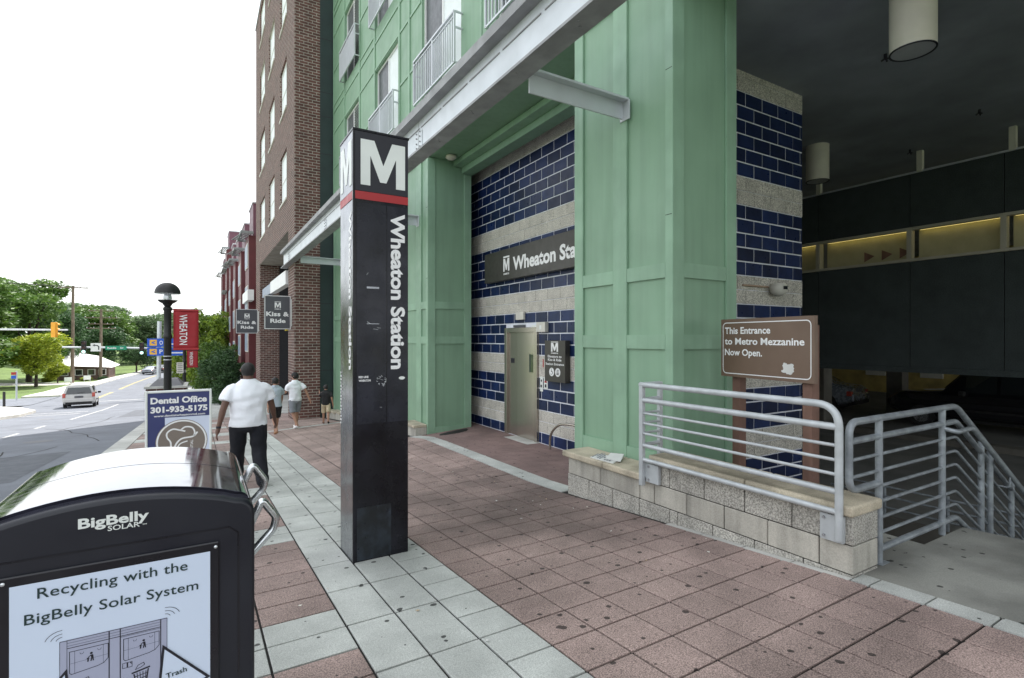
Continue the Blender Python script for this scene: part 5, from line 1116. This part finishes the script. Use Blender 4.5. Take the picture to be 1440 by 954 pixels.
lm = thing('signal_mast', 'long grey signal arm reaching in from the left above the trees', 'signal mast', (-20, 50.5, -5)); tb('arm', M['steel'], [(-20, 50.5, .66), (-8.4, 50.5, .62)], .06, lm, 8); tb('pole', M['steel'], [(-20, 50.5, -5.4), (-20, 50.5, 1.2)], .14, lm, 10)
signal(-9.15, 50.35, .62, 'orange-yellow signal housing seen from behind on the left arm', M['sigyellow'], False, rz=R(150))
# utility poles, wires
def upole(x, y, zg, h, arms, label):
    t = thing('utility_pole', label, 'utility pole', (x, y, zg), group='wooden utility poles across the street'); MB().tube([(x, y, zg), (x+.1, y, zg+h)], [.24, .16], 10).build('pole', M['wood'], t, smooth=True)
    for dz, w in arms:
        a = bx('cross_arm', M['wood'], x+.1-w, x+.1+w, y-.09, y-.0, zg+h-dz-.07, zg+h-dz+.07, t)
        for s in (-.95, -.5, .5, .95): MB().lathe([(.05, 0), (.07, .06), (.03, .14)], (x+.1+s*w, y-.05, zg+h-dz+.07), 8).build('insulator', M['pewter'], a)
    return t
upole(-15.9, 98.5, -6.5, 14.2, ((.3, 1.7),), 'tall weathered utility pole with one cross arm at its top'); upole(-13.6, 106, -6.5, 11.2, ((.3, 1.6), (1.4, 2.1), (2.4, 1.6), (3.1, 1.9)), 'shorter utility pole with four stacked cross arms')
wr = thing('overhead_wires', 'thin overhead wires strung between the utility poles', 'wires', (-15, 100, 7))
for k in range(4):
    a = Vector((-17.5+k*1.1, 98.5, 7.55)); b = Vector((-15.3+k*1.1, 106, 4.6)); c = Vector((-70+k, 76, 9.0))
    for p, q in ((a, b), (a, c)): tb('wire', M['sigblack'], [p*(1-t/8)+q*(t/8)-Vector((0, 0, 4*.6*(t/8)*(1-t/8))) for t in range(9)], .018, wr, 4)
tag(bx('bollard', M['sigblack'], -12.95, -12.80, 54.5, 54.65, -5.35, -4.1, bevel=.03), 'slim black bollard on the pale corner pavement', 'bollard')
rp = thing('bus_stop_post', 'slim pale post with small red and blue plates on the lawn', 'sign post', (-14.9, 64, -5.6)); tb('post', M['steel'], [(-14.6, 65.5, -5.8), (-14.6, 65.5, -3.05)], .07, rp, 8); bx('plate', M['signred'], -14.95, -14.6, 65.38, 65.42, -3.4, -3.15, rp); bx('plate', M['parkblue'], -14.95, -14.62, 65.38, 65.42, -3.75, -3.45, rp)
for i, (x, y, lab) in enumerate(((-15.2, 92, 'small white board sign by the far driveway, left one'), (-13.6, 95, 'small white board sign by the far driveway, right one'))):
    t = thing('yard_sign', lab, 'sign', (x, y, -6.3)); bx('board', M['litwhite'], x-.5, x+.3, y, y+.05, -5.9, -5.3, t); bx('leg', M['steel'], x-.45, x-.4, y+.001, y+.04, -6.4, -5.9, t); bx('leg', M['steel'], x+.2, x+.25, y+.001, y+.04, -6.4, -5.9, t)
# house across the street
hs = thing('white_roof_house', 'low brick house with a broad white roof behind the lawn', 'house', (-15.5, 108, -6)); hz_ = -6.3
bx('wall', M['brick'], -19.3, -12.8, 108, 116, hz_-.6, hz_+1.7, hs); 
MB().add([(-20.6, 106.9, hz_+2.1), (-12.2, 106.9, hz_+1.55), (-12.2, 117, hz_+1.55), (-20.6, 117, hz_+2.1), (-19.2, 112, hz_+4.3), (-14.6, 112, hz_+3.3)], [(0, 1, 5, 4), (1, 2, 5), (2, 3, 4, 5), (3, 0, 4), (0, 3, 2, 1)]).build('roof', M['roofwhite'], hs)
for x in (-18.4, -16.6, -15, -13.6): w = bx('window', M['white'], x-.5, x+.5, 107.93, 107.995, hz_+.3, hz_+1.3, hs); bx('pane', M['glass'], x-.4, x+.4, 107.92, 107.929, hz_+.4, hz_+1.2, w)
bx('chimney', M['brick'], -17.4, -16.8, 113, 113.6, hz_+2.5, hz_+4.6, hs)

# ================================================================== trees
def crown_mesh(name, m, lobes, n, leaf, seed):
    rs = np.random.RandomState(seed); lobes = np.array(lobes, float); vol = (lobes[:, 3]*lobes[:, 4]); pick = rs.choice(len(lobes), n, p=vol/vol.sum())
    d = rs.normal(size=(n, 3)); d /= np.linalg.norm(d, axis=1)[:, None]; rad = rs.uniform(.45, 1.0, n)**.45
    # clumps: push leaves towards random cluster directions
    cl = rs.normal(size=(60, 3)); cl /= np.linalg.norm(cl, axis=1)[:, None]; q = cl[rs.randint(0, 60, n)]; d = d*.33+q*.85; d /= np.linalg.norm(d, axis=1)[:, None]
    L = lobes[pick]; P = L[:, :3]+d*rad[:, None]*np.stack([L[:, 3], L[:, 3], L[:, 4]], 1)*(1+rs.normal(0, .10, n))[:, None]
    a = rs.normal(size=(n, 3)); a[:, 2] *= .6; a /= np.linalg.norm(a, axis=1)[:, None]; b = np.cross(a, rs.normal(size=(n, 3))); b /= np.linalg.norm(b, axis=1)[:, None]
    s = leaf*rs.uniform(.6, 1.3, n)[:, None]; a *= s; b *= s*.7
    V = np.stack([P-a*.9, P-b*.6+a*.1, P+a, P+b*.6+a*.1], 1).reshape(-1, 3)
    me = bpy.data.meshes.new(name); me.vertices.add(4*n); me.vertices.foreach_set('co', V.astype('f').ravel()); me.loops.add(4*n); me.loops.foreach_set('vertex_index', np.arange(4*n, dtype='i')); me.polygons.add(n)
    me.polygons.foreach_set('loop_start', np.arange(0, 4*n, 4, dtype='i')); me.materials.append(m); me.update(); me.validate(); return me
def lobeset(seed, R_, H_, n=9, z0=.35):
    rs = random.Random(seed); out = [(0, 0, H_*.62, R_*.62, H_*.26)]
    for i in range(n):
        a = rs.uniform(0, 6.28); rr_ = rs.uniform(.3, .68)*R_; z = rs.uniform(z0, .86)*H_; out.append((rr_*math.cos(a), rr_*math.sin(a), z, R_*rs.uniform(.28, .46), H_*rs.uniform(.09, .17)))
    return out
LOBES = {}
CROWN = {}
def get_crown(kind, var):
    if (kind, var) not in CROWN:
        m = {'a': 'leaf_a', 'b': 'leaf_b', 'c': 'leaf_c', 'd': 'leaf_d', 'e': 'leaf_e'}[kind]; LOBES[(kind, var)] = lobeset(var*7+ord(kind), 4, 10, 13, .12 if (kind == 'e' or var > 5) else .28)
        CROWN[(kind, var)] = crown_mesh('crown', M[m], LOBES[(kind, var)], 9500, .23, var+ord(kind))
    return CROWN[(kind, var)]
def tree(x, y, z, h, r, kind, var, label, group=None, name='tree'):
    me = get_crown(kind, var); t = thing(name, label, 'tree', (x, y, z), random.uniform(0, 6.28) if kind != 'b' else 0, group, world=False); s = h/10; w = r/4
    o = bpy.data.objects.new('crown', me); C.objects.link(o); o.parent = t; o.scale = (w, w, s)
    mb = MB(); mb.tube([(0, 0, -.4), (.05, 0, h*.2), (.0, .08, h*.42), (.1, 0, h*.62)], [h*.030, h*.022, h*.017, h*.009], 9)
    for lb in LOBES[(kind, var)][1:9]: e = Vector((lb[0]*w*.9, lb[1]*w*.9, lb[2]*s)); b0 = Vector((0, .04, h*random.uniform(.24, .40))); mb.tube([b0, (b0+e)/2+Vector((0, 0, -.03*h)), e], [h*.012, h*.008, h*.003], 6)
    mb.build('trunk', M['bark'], t, smooth=True); return t
gz = lambda x, y: lawnz(x, y)
SKY = [(-60, 380), (0, 374), (40, 392), (60, 402), (85, 425), (97, 445), (110, 432), (125, 420), (140, 424), (160, 432), (180, 442), (200, 446), (218, 440), (240, 455), (265, 440), (285, 434), (300, 452), (330, 470), (500, 470)]
def skyline(x, y, zb, k=1.0):
    """crown height that reaches the ridge line seen in the valley at that bearing"""
    d = x*S_+y*C_; px = 720+735*(x*C_-y*S_)/d; return ((476-interp(SKY, px))/735*d-zb)*k
TR = [(-27, 92, 1.0, 8.5, 'a', 1, 'largest spreading green tree at the left edge of the photo'), (-35.5, 100, 1.0, 10, 'a', 2, 'big green tree cut by the left edge of the photo'), (-21.8, 104, .93, 5.5, 'a', 3, 'green tree behind the taller utility pole'),
      (-18.8, 93, 7.6, 3.9, 'b', 1, 'yellow-green tree on the lawn with a dark leaning trunk'), (-25.0, 86, 7.6, 4.4, 'a', 4, 'dark green tree at the left behind the side street'), (-20.5, 112, .9, 4.5, 'c', 1, 'dark tree just left of the taller utility pole'),
      (-10.4, 124, 6.2, 3.6, 'c', 2, 'dark rounded tree beside the parked cars'), (-18.0, 101, 3.6, 1.8, 'b', 2, 'small yellowish tree left of the white roof house')]
for (x, y, h, r, k, v_, lab) in TR:
    zb = gz(x, y)-.1; tree(x, y, zb, h if h > 2 else skyline(x, y, zb, h), r, k, v_, lab)
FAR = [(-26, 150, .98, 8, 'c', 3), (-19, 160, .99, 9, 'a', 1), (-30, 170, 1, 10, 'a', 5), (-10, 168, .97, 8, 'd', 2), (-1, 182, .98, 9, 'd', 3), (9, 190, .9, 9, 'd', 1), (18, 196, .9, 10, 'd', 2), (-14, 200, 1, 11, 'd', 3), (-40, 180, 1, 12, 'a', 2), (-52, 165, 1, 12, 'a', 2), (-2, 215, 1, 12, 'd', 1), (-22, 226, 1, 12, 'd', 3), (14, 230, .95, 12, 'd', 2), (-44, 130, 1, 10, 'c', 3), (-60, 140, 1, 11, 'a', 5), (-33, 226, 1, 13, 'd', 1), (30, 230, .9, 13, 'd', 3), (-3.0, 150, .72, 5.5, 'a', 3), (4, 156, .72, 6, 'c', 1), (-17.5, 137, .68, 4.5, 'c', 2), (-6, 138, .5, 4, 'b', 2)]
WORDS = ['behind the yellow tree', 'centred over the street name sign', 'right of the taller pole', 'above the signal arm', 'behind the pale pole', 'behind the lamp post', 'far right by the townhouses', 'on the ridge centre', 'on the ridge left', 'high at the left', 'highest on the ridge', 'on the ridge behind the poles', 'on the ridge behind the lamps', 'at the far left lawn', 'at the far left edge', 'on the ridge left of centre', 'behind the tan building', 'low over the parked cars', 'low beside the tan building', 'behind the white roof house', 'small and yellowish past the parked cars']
for (x, y, h, r, k, v_), w in zip(FAR, WORDS): zb = gz(x, y)-.2; tree(x, y, zb, max(6, skyline(x, y, zb, h)), r, k, v_, 'far tree '+w, 'trees on the far hillside')
for (x, y, h, r, k, v_, lab) in ((1.35, 50, 4.9, 2.2, 'a', 6, 'green street tree in front of the red townhouses'), (1.5, 43, 3.9, 1.8, 'c', 7, 'low dense dark street tree left of the walking man'), (.9, 64, 9.0, 2.6, 'e', 1, 'brighter green street tree behind the red banners'), (-.6, 82, 7.0, 3.2, 'e', 2, 'street tree farther down behind the lamp posts'), (-1.2, 96, 6.4, 3.0, 'b', 2, 'yellow-green street tree seen between pale pole and lamp post')):
    tree(x, y, G(x, y) if y < 70 else gz(x, y), h, r, k, v_, lab, 'street trees by the townhouses')
# shrubs by the house
def shrub(x, y, r, k, lab, cat='shrub', z=None, grp='shrubs by the white roof house'):
    t = thing('shrub', lab, cat, (x, y, gz(x, y) if z is None else z), 0, grp, world=False); me = get_crown(k, 2); o = bpy.data.objects.new('foliage', me); C.objects.link(o); o.parent = t; o.scale = (r/4, r/4, r/9); o.location = (0, 0, -r*.3)
    MB().tube([(0, 0, -.1), (0, 0, r*.5)], .08, 6).build('stem', M['bark'], t)
for (x, y, r, k, w) in ((-19.5, 104.5, 1.1, 'b', 'leftmost'), (-17.4, 105.5, .8, 'c', 'second from left'), (-15.2, 105.2, .9, 'b', 'third from left'), (-13.4, 105.8, .8, 'c', 'rightmost')): shrub(x, y, r, k, w+' of the shrubs along the white roof house')
for (x, y, r, w) in ((1.2, 38.5, .8, 'nearest'), (1.6, 46.5, 1.0, 'middle'), (.9, 54, 1.0, 'farthest')): shrub(x, y, r, 'c', w+' low shrub at the feet of the street trees', z=G(x, y), grp='shrubs under the street trees')

# ================================================================== people
def skin(nodes, edges, mats, name, parent, sub=2, root=None):
    names = list(nodes); me = bpy.data.meshes.new(name); me.from_pydata([nodes[k][0] for k in names], [], []); 
    me = bpy.data.meshes.new(name); me.from_pydata([nodes[k][0] for k in names], [(names.index(a), names.index(b)) for a, b in edges], [])
    o = bpy.data.objects.new('tmp', me); C.objects.link(o); sk = o.modifiers.new('s', 'SKIN'); sk.use_smooth_shade = True
    o.modifiers.new('u', 'SUBSURF').levels = sub
    sv = me.skin_vertices[0].data if me.skin_vertices else None
    if sv is None:
        bpy.context.view_layer.objects.active = o; bpy.ops.mesh.customdata_skin_add(); sv = me.skin_vertices[0].data
    for i, k in enumerate(names):
        r = nodes[k][1]; sv[i].radius = (r, r) if not isinstance(r, tuple) else r; sv[i].use_root = (k == (root or names[0]))
    dg = bpy.context.evaluated_depsgraph_get(); m2 = bpy.data.meshes.new_from_object(o.evaluated_get(dg)); bpy.data.objects.remove(o)
    m2.materials.clear(); m2.materials.append(mats); m2.name = name; m2.polygons.foreach_set('use_smooth', [True]*len(m2.polygons))
    ob = bpy.data.objects.new(name, m2); C.objects.link(ob); ob.parent = parent; return ob
def cloth(mb, rings, n=22, fold=.004, fz=18, seed=0, cap=True):
    """loft of elliptical rings (centre, rx, ry, axis-x) with soft folds, smoothed along its length"""
    P = []
    for i in range(len(rings)-1):
        a, b, c, d = rings[max(i-1, 0)], rings[i], rings[i+1], rings[min(i+2, len(rings)-1)]
        for t in (0, .34, .67):
            h = lambda p0, p1, p2, p3: .5*((2*p1)+(p2-p0)*t+(2*p0-5*p1+4*p2-p3)*t*t+(3*p1-p0-3*p2+p3)*t**3)
            P.append((h(a[0], b[0], c[0], d[0]), h(a[1], b[1], c[1], d[1]), h(a[2], b[2], c[2], d[2])))
    P.append(rings[-1][:3]); vs = []; k = len(P)
    for i, (c, rx, ry) in enumerate(P):
        t = (P[min(i+1, k-1)][0]-P[max(i-1, 0)][0]).normalized(); ux = Vector((1, 0, 0))-t*t.x; ux.normalize(); uy = t.cross(ux)
        if uy.y < 0: uy = -uy
        for j in range(n):
            an = 2*math.pi*j/n; q = c+ux*rx*math.cos(an)+uy*ry*math.sin(an); f = mnoise.noise(Vector((q.x*7+seed, q.y*7, q.z*fz)))*fold*2+mnoise.noise(Vector((q.x*22+seed, q.y*22, q.z*6)))*fold
            vs.append(q+(ux*math.cos(an)+uy*math.sin(an))*f)
    fs = [(i*n+j, i*n+(j+1) % n, (i+1)*n+(j+1) % n, (i+1)*n+j) for i in range(k-1) for j in range(n)]
    if cap: fs += [tuple(range(n-1, -1, -1)), tuple(range((k-1)*n, k*n))]
    mb.add(vs, fs)
def fuse(o, vox, it=4):
    m = o.modifiers.new('r', 'REMESH'); m.mode = 'VOXEL'; m.voxel_size = vox; m.use_smooth_shade = True
    k = o.modifiers.new('s', 'SMOOTH'); k.iterations = it; k.factor = .5
    dg = bpy.context.evaluated_depsgraph_get(); me = bpy.data.meshes.new_from_object(o.evaluated_get(dg)); o.modifiers.clear(); old = o.data; me.name = old.name
    if not me.materials: me.materials.append(old.materials[0])
    o.data = me; bpy.data.meshes.remove(old); return o
def person(label, x, y, z, rz, H, skinm, shirt, trousers, shoe, stout=1.0, shorts=False, legs=((18, 8), (-14, 30)), arms=((-18, 12), (14, 25)), splay=(8, 8), headturn=0, hair=1.0, sleeve=.55, armfwd=None):
    """local frame: faces +Y, x to the right. legs/arms: (swing forward deg, bend deg) for right then left"""
    t = thing('person', label, 'person', (x, y, z), rz, world=False)
    S = H; st = stout; V_ = lambda a, b, c: Vector((a*S, b*S, c*S)); J = {}
    hipz = .50
    J['pelvis'] = V_(0, 0, .52); J['spine'] = V_(0, -.005, .62); J['chest'] = V_(0, .0, .73); J['neck'] = V_(0, .0, .835)
    ht = R(headturn); J['head0'] = V_(0, .014, .868); J['head1'] = V_(0, .018, .915); J['head2'] = V_(0, .012, .955)
    for s, side, lg, ar in ((1, 'r', legs[0], arms[0]), (-1, 'l', legs[1], arms[1])):
        hip = V_(s*.050*min(st, 1.25), 0, hipz); a = R(lg[0]); b = a-R(lg[1])
        knee = hip+Vector((s*.006*S, math.sin(a)*.245*S, -math.cos(a)*.245*S)); ank = knee+Vector((0, math.sin(b)*.225*S, -math.cos(b)*.225*S))
        J['hip'+side] = hip; J['knee'+side] = knee; J['ank'+side] = ank
        f = b*.6; J['heel'+side] = ank+Vector((0, -.022*S, -.018*S)); J['toe'+side] = ank+Vector((s*.01*S, math.cos(f)*.095*S, -.025*S+math.sin(f)*.08*S)); 
        sh = V_(s*(.098+.062*(st-1)), 0, .788); J['sh'+side] = sh; sp = R(splay[0 if s > 0 else 1]); aa = R(ar[0]); bb = aa+R(ar[1])
        el = sh+Vector((s*math.sin(sp)*.17*S, math.sin(aa)*.17*S*math.cos(sp), -math.cos(aa)*.17*S*math.cos(sp))); wr_ = el+Vector((s*math.sin(sp)*.10*S, math.sin(bb)*.145*S, -math.cos(bb)*.145*S)); J['el'+side] = el; J['wr'+side] = wr_
        hd = (wr_-el).normalized(); J['palm'+side] = wr_+hd*.045*S; J['_hd'+side] = hd
    lo = min(J['heelr'].z, J['heell'].z, J['toer'].z, J['toel'].z)-.012*S
    for k in J:
        if not k.startswith('_'): J[k] = J[k]-Vector((0, 0, lo))
    N = {}; E_ = []
    def nd(k, r): N[k] = (J[k], r)
    nd('pelvis', (.070*S*st, .05*S*st)); nd('spine', (.068*S*st, .05*S*st)); nd('chest', (.080*S*min(st, 1.3), .050*S)); nd('neck', .030*S*min(st, 1.2)); N['head0'] = (J['head0'], (.040*S, .046*S)); N['head1'] = (J['head1'], (.046*S, .056*S)); N['head2'] = (J['head2'], (.034*S, .042*S))
    E_ += [('pelvis', 'spine'), ('spine', 'chest'), ('chest', 'neck'), ('neck', 'head0'), ('head0', 'head1'), ('head1', 'head2')]
    for s, side in ((1, 'r'), (-1, 'l')):
        nd('hip'+side, .050*S*min(st, 1.15)); nd('knee'+side, .031*S); N['calf'+side] = (J['knee'+side]*.68+J['ank'+side]*.32+Vector((0, -.006*S, 0)), .031*S); nd('ank'+side, .020*S); nd('heel'+side, .018*S); nd('toe'+side, .016*S)
        nd('sh'+side, .032*S*min(st, 1.2)); nd('el'+side, .022*S*min(st, 1.15)); N['fore'+side] = (J['el'+side]*.7+J['wr'+side]*.3, .023*S*min(st, 1.15)); nd('wr'+side, .0145*S); N['palm'+side] = (J['palm'+side], (.012*S, .020*S))
        E_ += [('pelvis', 'hip'+side), ('hip'+side, 'knee'+side), ('knee'+side, 'calf'+side), ('calf'+side, 'ank'+side), ('ank'+side, 'heel'+side), ('ank'+side, 'toe'+side), ('chest', 'sh'+side), ('sh'+side, 'el'+side), ('el'+side, 'fore'+side), ('fore'+side, 'wr'+side), ('wr'+side, 'palm'+side)]
        hd = J['_hd'+side]; lat = Vector((0, 1, 0))-hd*hd.y; lat.normalize(); inn = hd.cross(lat)*(1 if s > 0 else -1)
        for i, (off, ln_) in enumerate(((.016, .040), (.0055, .045), (-.005, .042), (-.015, .034))):
            b0 = J['palm'+side]+lat*off*S+hd*.012*S; m1 = b0+hd*ln_*.5*S+inn*-.004*S*s*s; e1 = m1+(hd*.8+Vector((-s*.5, 0, 0))).normalized()*ln_*.5*S
            N['f%d%s' % (i, side)] = (b0, .0050*S); N['g%d%s' % (i, side)] = (m1, .0047*S); N['h%d%s' % (i, side)] = (e1, .0040*S); E_ += [('palm'+side, 'f%d%s' % (i, side)), ('f%d%s' % (i, side), 'g%d%s' % (i, side)), ('g%d%s' % (i, side), 'h%d%s' % (i, side))]
        tb0 = J['wr'+side]+hd*.018*S+lat*.018*S; N['t0'+side] = (tb0, .0062*S); N['t1'+side] = (tb0+(hd*.6+lat*.6).normalized()*.030*S, .0050*S); E_ += [('wr'+side, 't0'+side), ('t0'+side, 't1'+side)]
    body = skin(N, E_, skinm, 'body', t, 2)
    # head turned about the neck: nose, ears and eyes sit on it
    hc = J['head1']; q = Matrix.Rotation(ht, 4, 'Z')
    def hp(a, b, c): return hc+q @ Vector((a*S, b*S, c*S))
    fc = MB(); fc.add([hp(-.008, .050, -.004), hp(.008, .050, -.004), hp(0, .068, -.010), hp(0, .050, .018)], [(0, 1, 2), (1, 3, 2), (3, 0, 2)]); 
    fc.build('nose', skinm, t, smooth=True)
    for s in (-1, 1):
        MB().tube([hp(s*.044, -.002, -.012), hp(s*.052, -.004, .002), hp(s*.048, .0, .014)], [.006*S, .009*S, .006*S], 8).build('ear', skinm, t, smooth=True)
        MB().tube([hp(s*.018, .050, .006), hp(s*.018, .056, .006)], .0055*S, 8).build('eye', M['inkblack'], t)
    MB().tube([hp(-.014, .052, -.032), hp(.014, .052, -.032)], .0035*S, 6).build('mouth', M['taillight'], t)
    # hair: cap over the back and top of the skull
    mb = MB(); nu, nv = 16, 8
    for j in range(nv+1):
        for i in range(nu):
            th = j/nv*2.5; ph = i/nu*2*math.pi; fr_ = math.sin(ph); th2 = th*(1 if fr_ < .1 else 1-.64*(fr_-.1)/.9); rr_ = (.057 if fr_ > 0 else .060)*hair
            nn_ = 1+.06*mnoise.noise(Vector((math.cos(ph)*3, fr_*3, th2*3+H*9)))+random.uniform(-.018, .018)
            mb.v.append(tuple(hp(.0515*hair*nn_*max(math.sin(th2), .0 if th2 < 1.6 else .80)*math.cos(ph), rr_*nn_*max(math.sin(th2), .0 if th2 < 1.6 else .80)*fr_-.004, .006+.056*hair*nn_*math.cos(th2))))
    for j in range(nv):
        for i in range(nu): a = j*nu+i; b = j*nu+(i+1) % nu; mb.f.append((a, a+nu, b+nu, b)); mb.m.append(0)
    mb.build('hair', M['hair'], t, smooth=True)
    # shirt
    tb('collar', shirt, [tuple(J['neck']+Vector((.041*S*math.cos(a*math.pi/6)*min(st, 1.2), .036*S*math.sin(a*math.pi/6)+.004*S, .006*S+(-.014*S if math.sin(a*math.pi/6) > .5 else 0)))) for a in range(13)], .0075*S, t, 8)
    Z0 = J['pelvis'].z-.52*S; q_ = lambda z, y=0: Vector((0, y*S, Z0+z*S)); s2 = 1+(st-1)*.55; sd_ = random.uniform(0, 50)
    mb = MB(); cloth(mb, [(q_(.478), .104*S*st, .080*S*st), (q_(.50), .103*S*st, .080*S*st), (q_(.56), .097*S*st, .078*S*st), (q_(.63, -.003), .098*S*st, .077*S*st), (q_(.70, -.004), .105*S*st, .077*S*st), (q_(.755, -.002), .112*S*(1+(st-1)*.85), .072*S*s2), (q_(.79), .104*S*(1+(st-1)*.7), .060*S*s2), (q_(.818), .078*S*(1+(st-1)*.6), .048*S*s2), (q_(.846), .040*S*min(st, 1.25), .040*S)], 28, .0058*S, 15, sd_)
    for s, side in ((1, 'r'), (-1, 'l')):
        sh, el = J['sh'+side], J['el'+side]; e = sh*(1-sleeve*1.25)+el*sleeve*1.25; inn = sh+Vector((-s*.055*S, 0, -.012*S)); r_ = .042*S*(1+(st-1)*.5)
        cloth(mb, [(inn, r_*.8, r_*.9), (sh*.5+inn*.5, r_*.86, r_*.98), (sh+Vector((s*.0*S, 0, -.030*S)), r_*.98, r_*1.08), ((sh+e)/2, r_*1.08, r_*1.12), (e, r_*1.12, r_*1.16)], 16, .006*S, 20, sd_+s)
    fuse(mb.build('shirt', shirt, t, smooth=True), .0075*S, 7)
    mb = MB(); cloth(mb, [(q_(.52), .082*S*st, .060*S*st), (q_(.495), .091*S*st, .068*S*st), (q_(.475), .094*S*st, .071*S*st), (q_(.452), .090*S*st, .069*S*st), (q_(.43), .060*S*st, .050*S*st)], 26, .003*S, 14, sd_)
    for s, side in ((1, 'r'), (-1, 'l')):
        hp_, kn, an = J['hip'+side], J['knee'+side], J['ank'+side]; w_ = 1+(st-1)*.55; top = hp_+Vector((s*.004*S*st, 0, .0))
        if shorts: cloth(mb, [(top, .056*S*w_, .064*S*w_), (top*.55+kn*.45, .056*S*w_, .060*S*w_), (top*.1+kn*.9, .055*S*w_, .058*S*w_)], 18, .005*S, 12, sd_+s)
        else: cloth(mb, [(top, .058*S*w_, .068*S*w_), (top*.5+kn*.5, .053*S*w_, .060*S*w_), (kn, .045*S*w_, .050*S*w_), (kn*.45+an*.55, .043*S*w_, .047*S*w_), (an+Vector((0, 0, .012*S)), .040*S*w_, .045*S*w_), (an+Vector((0, .004*S, -.008*S)), .041*S*w_, .047*S*w_)], 18, .005*S, 26, sd_+s)
    fuse(mb.build('trousers' if not shorts else 'shorts', trousers, t, smooth=True), .0075*S, 3)
    for side in 'rl': skin({'a': (J['heel'+side]+Vector((0, 0, .006*S)), .027*S), 'b': ((J['heel'+side]+J['toe'+side])/2+Vector((0, 0, .002*S)), .027*S), 'c': (J['toe'+side], .022*S)}, [('a', 'b'), ('b', 'c')], shoe, 'shoe', t, 1)
    return t, J
t1, J1 = person('large man in white polo shirt and dark trousers walking away', .63, 8.72, G(.63, 8.72), R(4), 1.88, M['skin_d'], M['shirt'], M['darkcloth'], M['blackcloth'], stout=1.34, legs=((-14, 22), (17, 3)), arms=((12, 14), (-14, 10)), splay=(20, 20), hair=1.02, sleeve=.55)
w = J1['wrl']; MB().tube([w+Vector((0, 0, -.008)), w+Vector((0, 0, .02))], .034, 12).build('wrist_watch', M['inkblack'], t1)
hd = bpy.data.objects
t2, J2 = person('woman in pale top and dark shorts half hidden behind the large man', 1.86, 16.2, G(1.86, 16.2), R(12), 1.66, M['skin_m'], M['greyshirt'], M['blackcloth'], M['leather'], shorts=True, legs=((20, 4), (-20, 22)), arms=((30, 10), (-20, 10)), splay=(14, 10), hair=1.08)
t3, J3 = person('young man in white T-shirt and grey shorts carrying a paper bag', 2.50, 17.0, G(2.50, 17.0), R(22), 1.72, M['skin_m'], M['shirt'], M['greycloth'], M['white'], shorts=True, legs=((12, 10), (-10, 24)), arms=((-26, 8), (24, 50)), splay=(22, 10), headturn=R(0)+40, hair=1.12, stout=1.08, sleeve=.6)
t4, J4 = person('small child in black T-shirt and khaki shorts walking by the dark panel', 3.42, 17.1, G(3.42, 17.1), R(-12), 1.27, M['skin_m'], M['blackcloth'], M['khaki'], M['blackcloth'], shorts=True, legs=((-24, 20), (14, 4)), arms=((-20, 30), (40, 105)), splay=(14, 12), headturn=28, hair=1.08, sleeve=.6)
bgm = Matrix.Translation(t3.location) @ Matrix.Rotation(t3.rotation_euler.z, 4, 'Z'); pc = bgm @ J3['palml']
bag = thing('paper_bag', 'small tan paper bag held in the hand of the young man', 'bag', tuple(pc)); c_ = pc+Vector((-.03, 0, -.10))
MB().hexa([c_+Vector(p) for p in ((-.13, -.05, -.14), (.10, -.05, -.14), (.10, .06, -.14), (-.13, .06, -.14), (-.12, -.03, .15), (.09, -.03, .13), (.09, .03, .13), (-.12, .03, .15))]).build('bag_body', M['paper'], bag, bevel=.012)
tb('handle', M['paper'], arc([c_+Vector((-.06, 0, .13)), c_+Vector((-.05, 0, .21)), c_+Vector((.03, 0, .21)), c_+Vector((.04, 0, .13))], .03), .006, bag, 6)
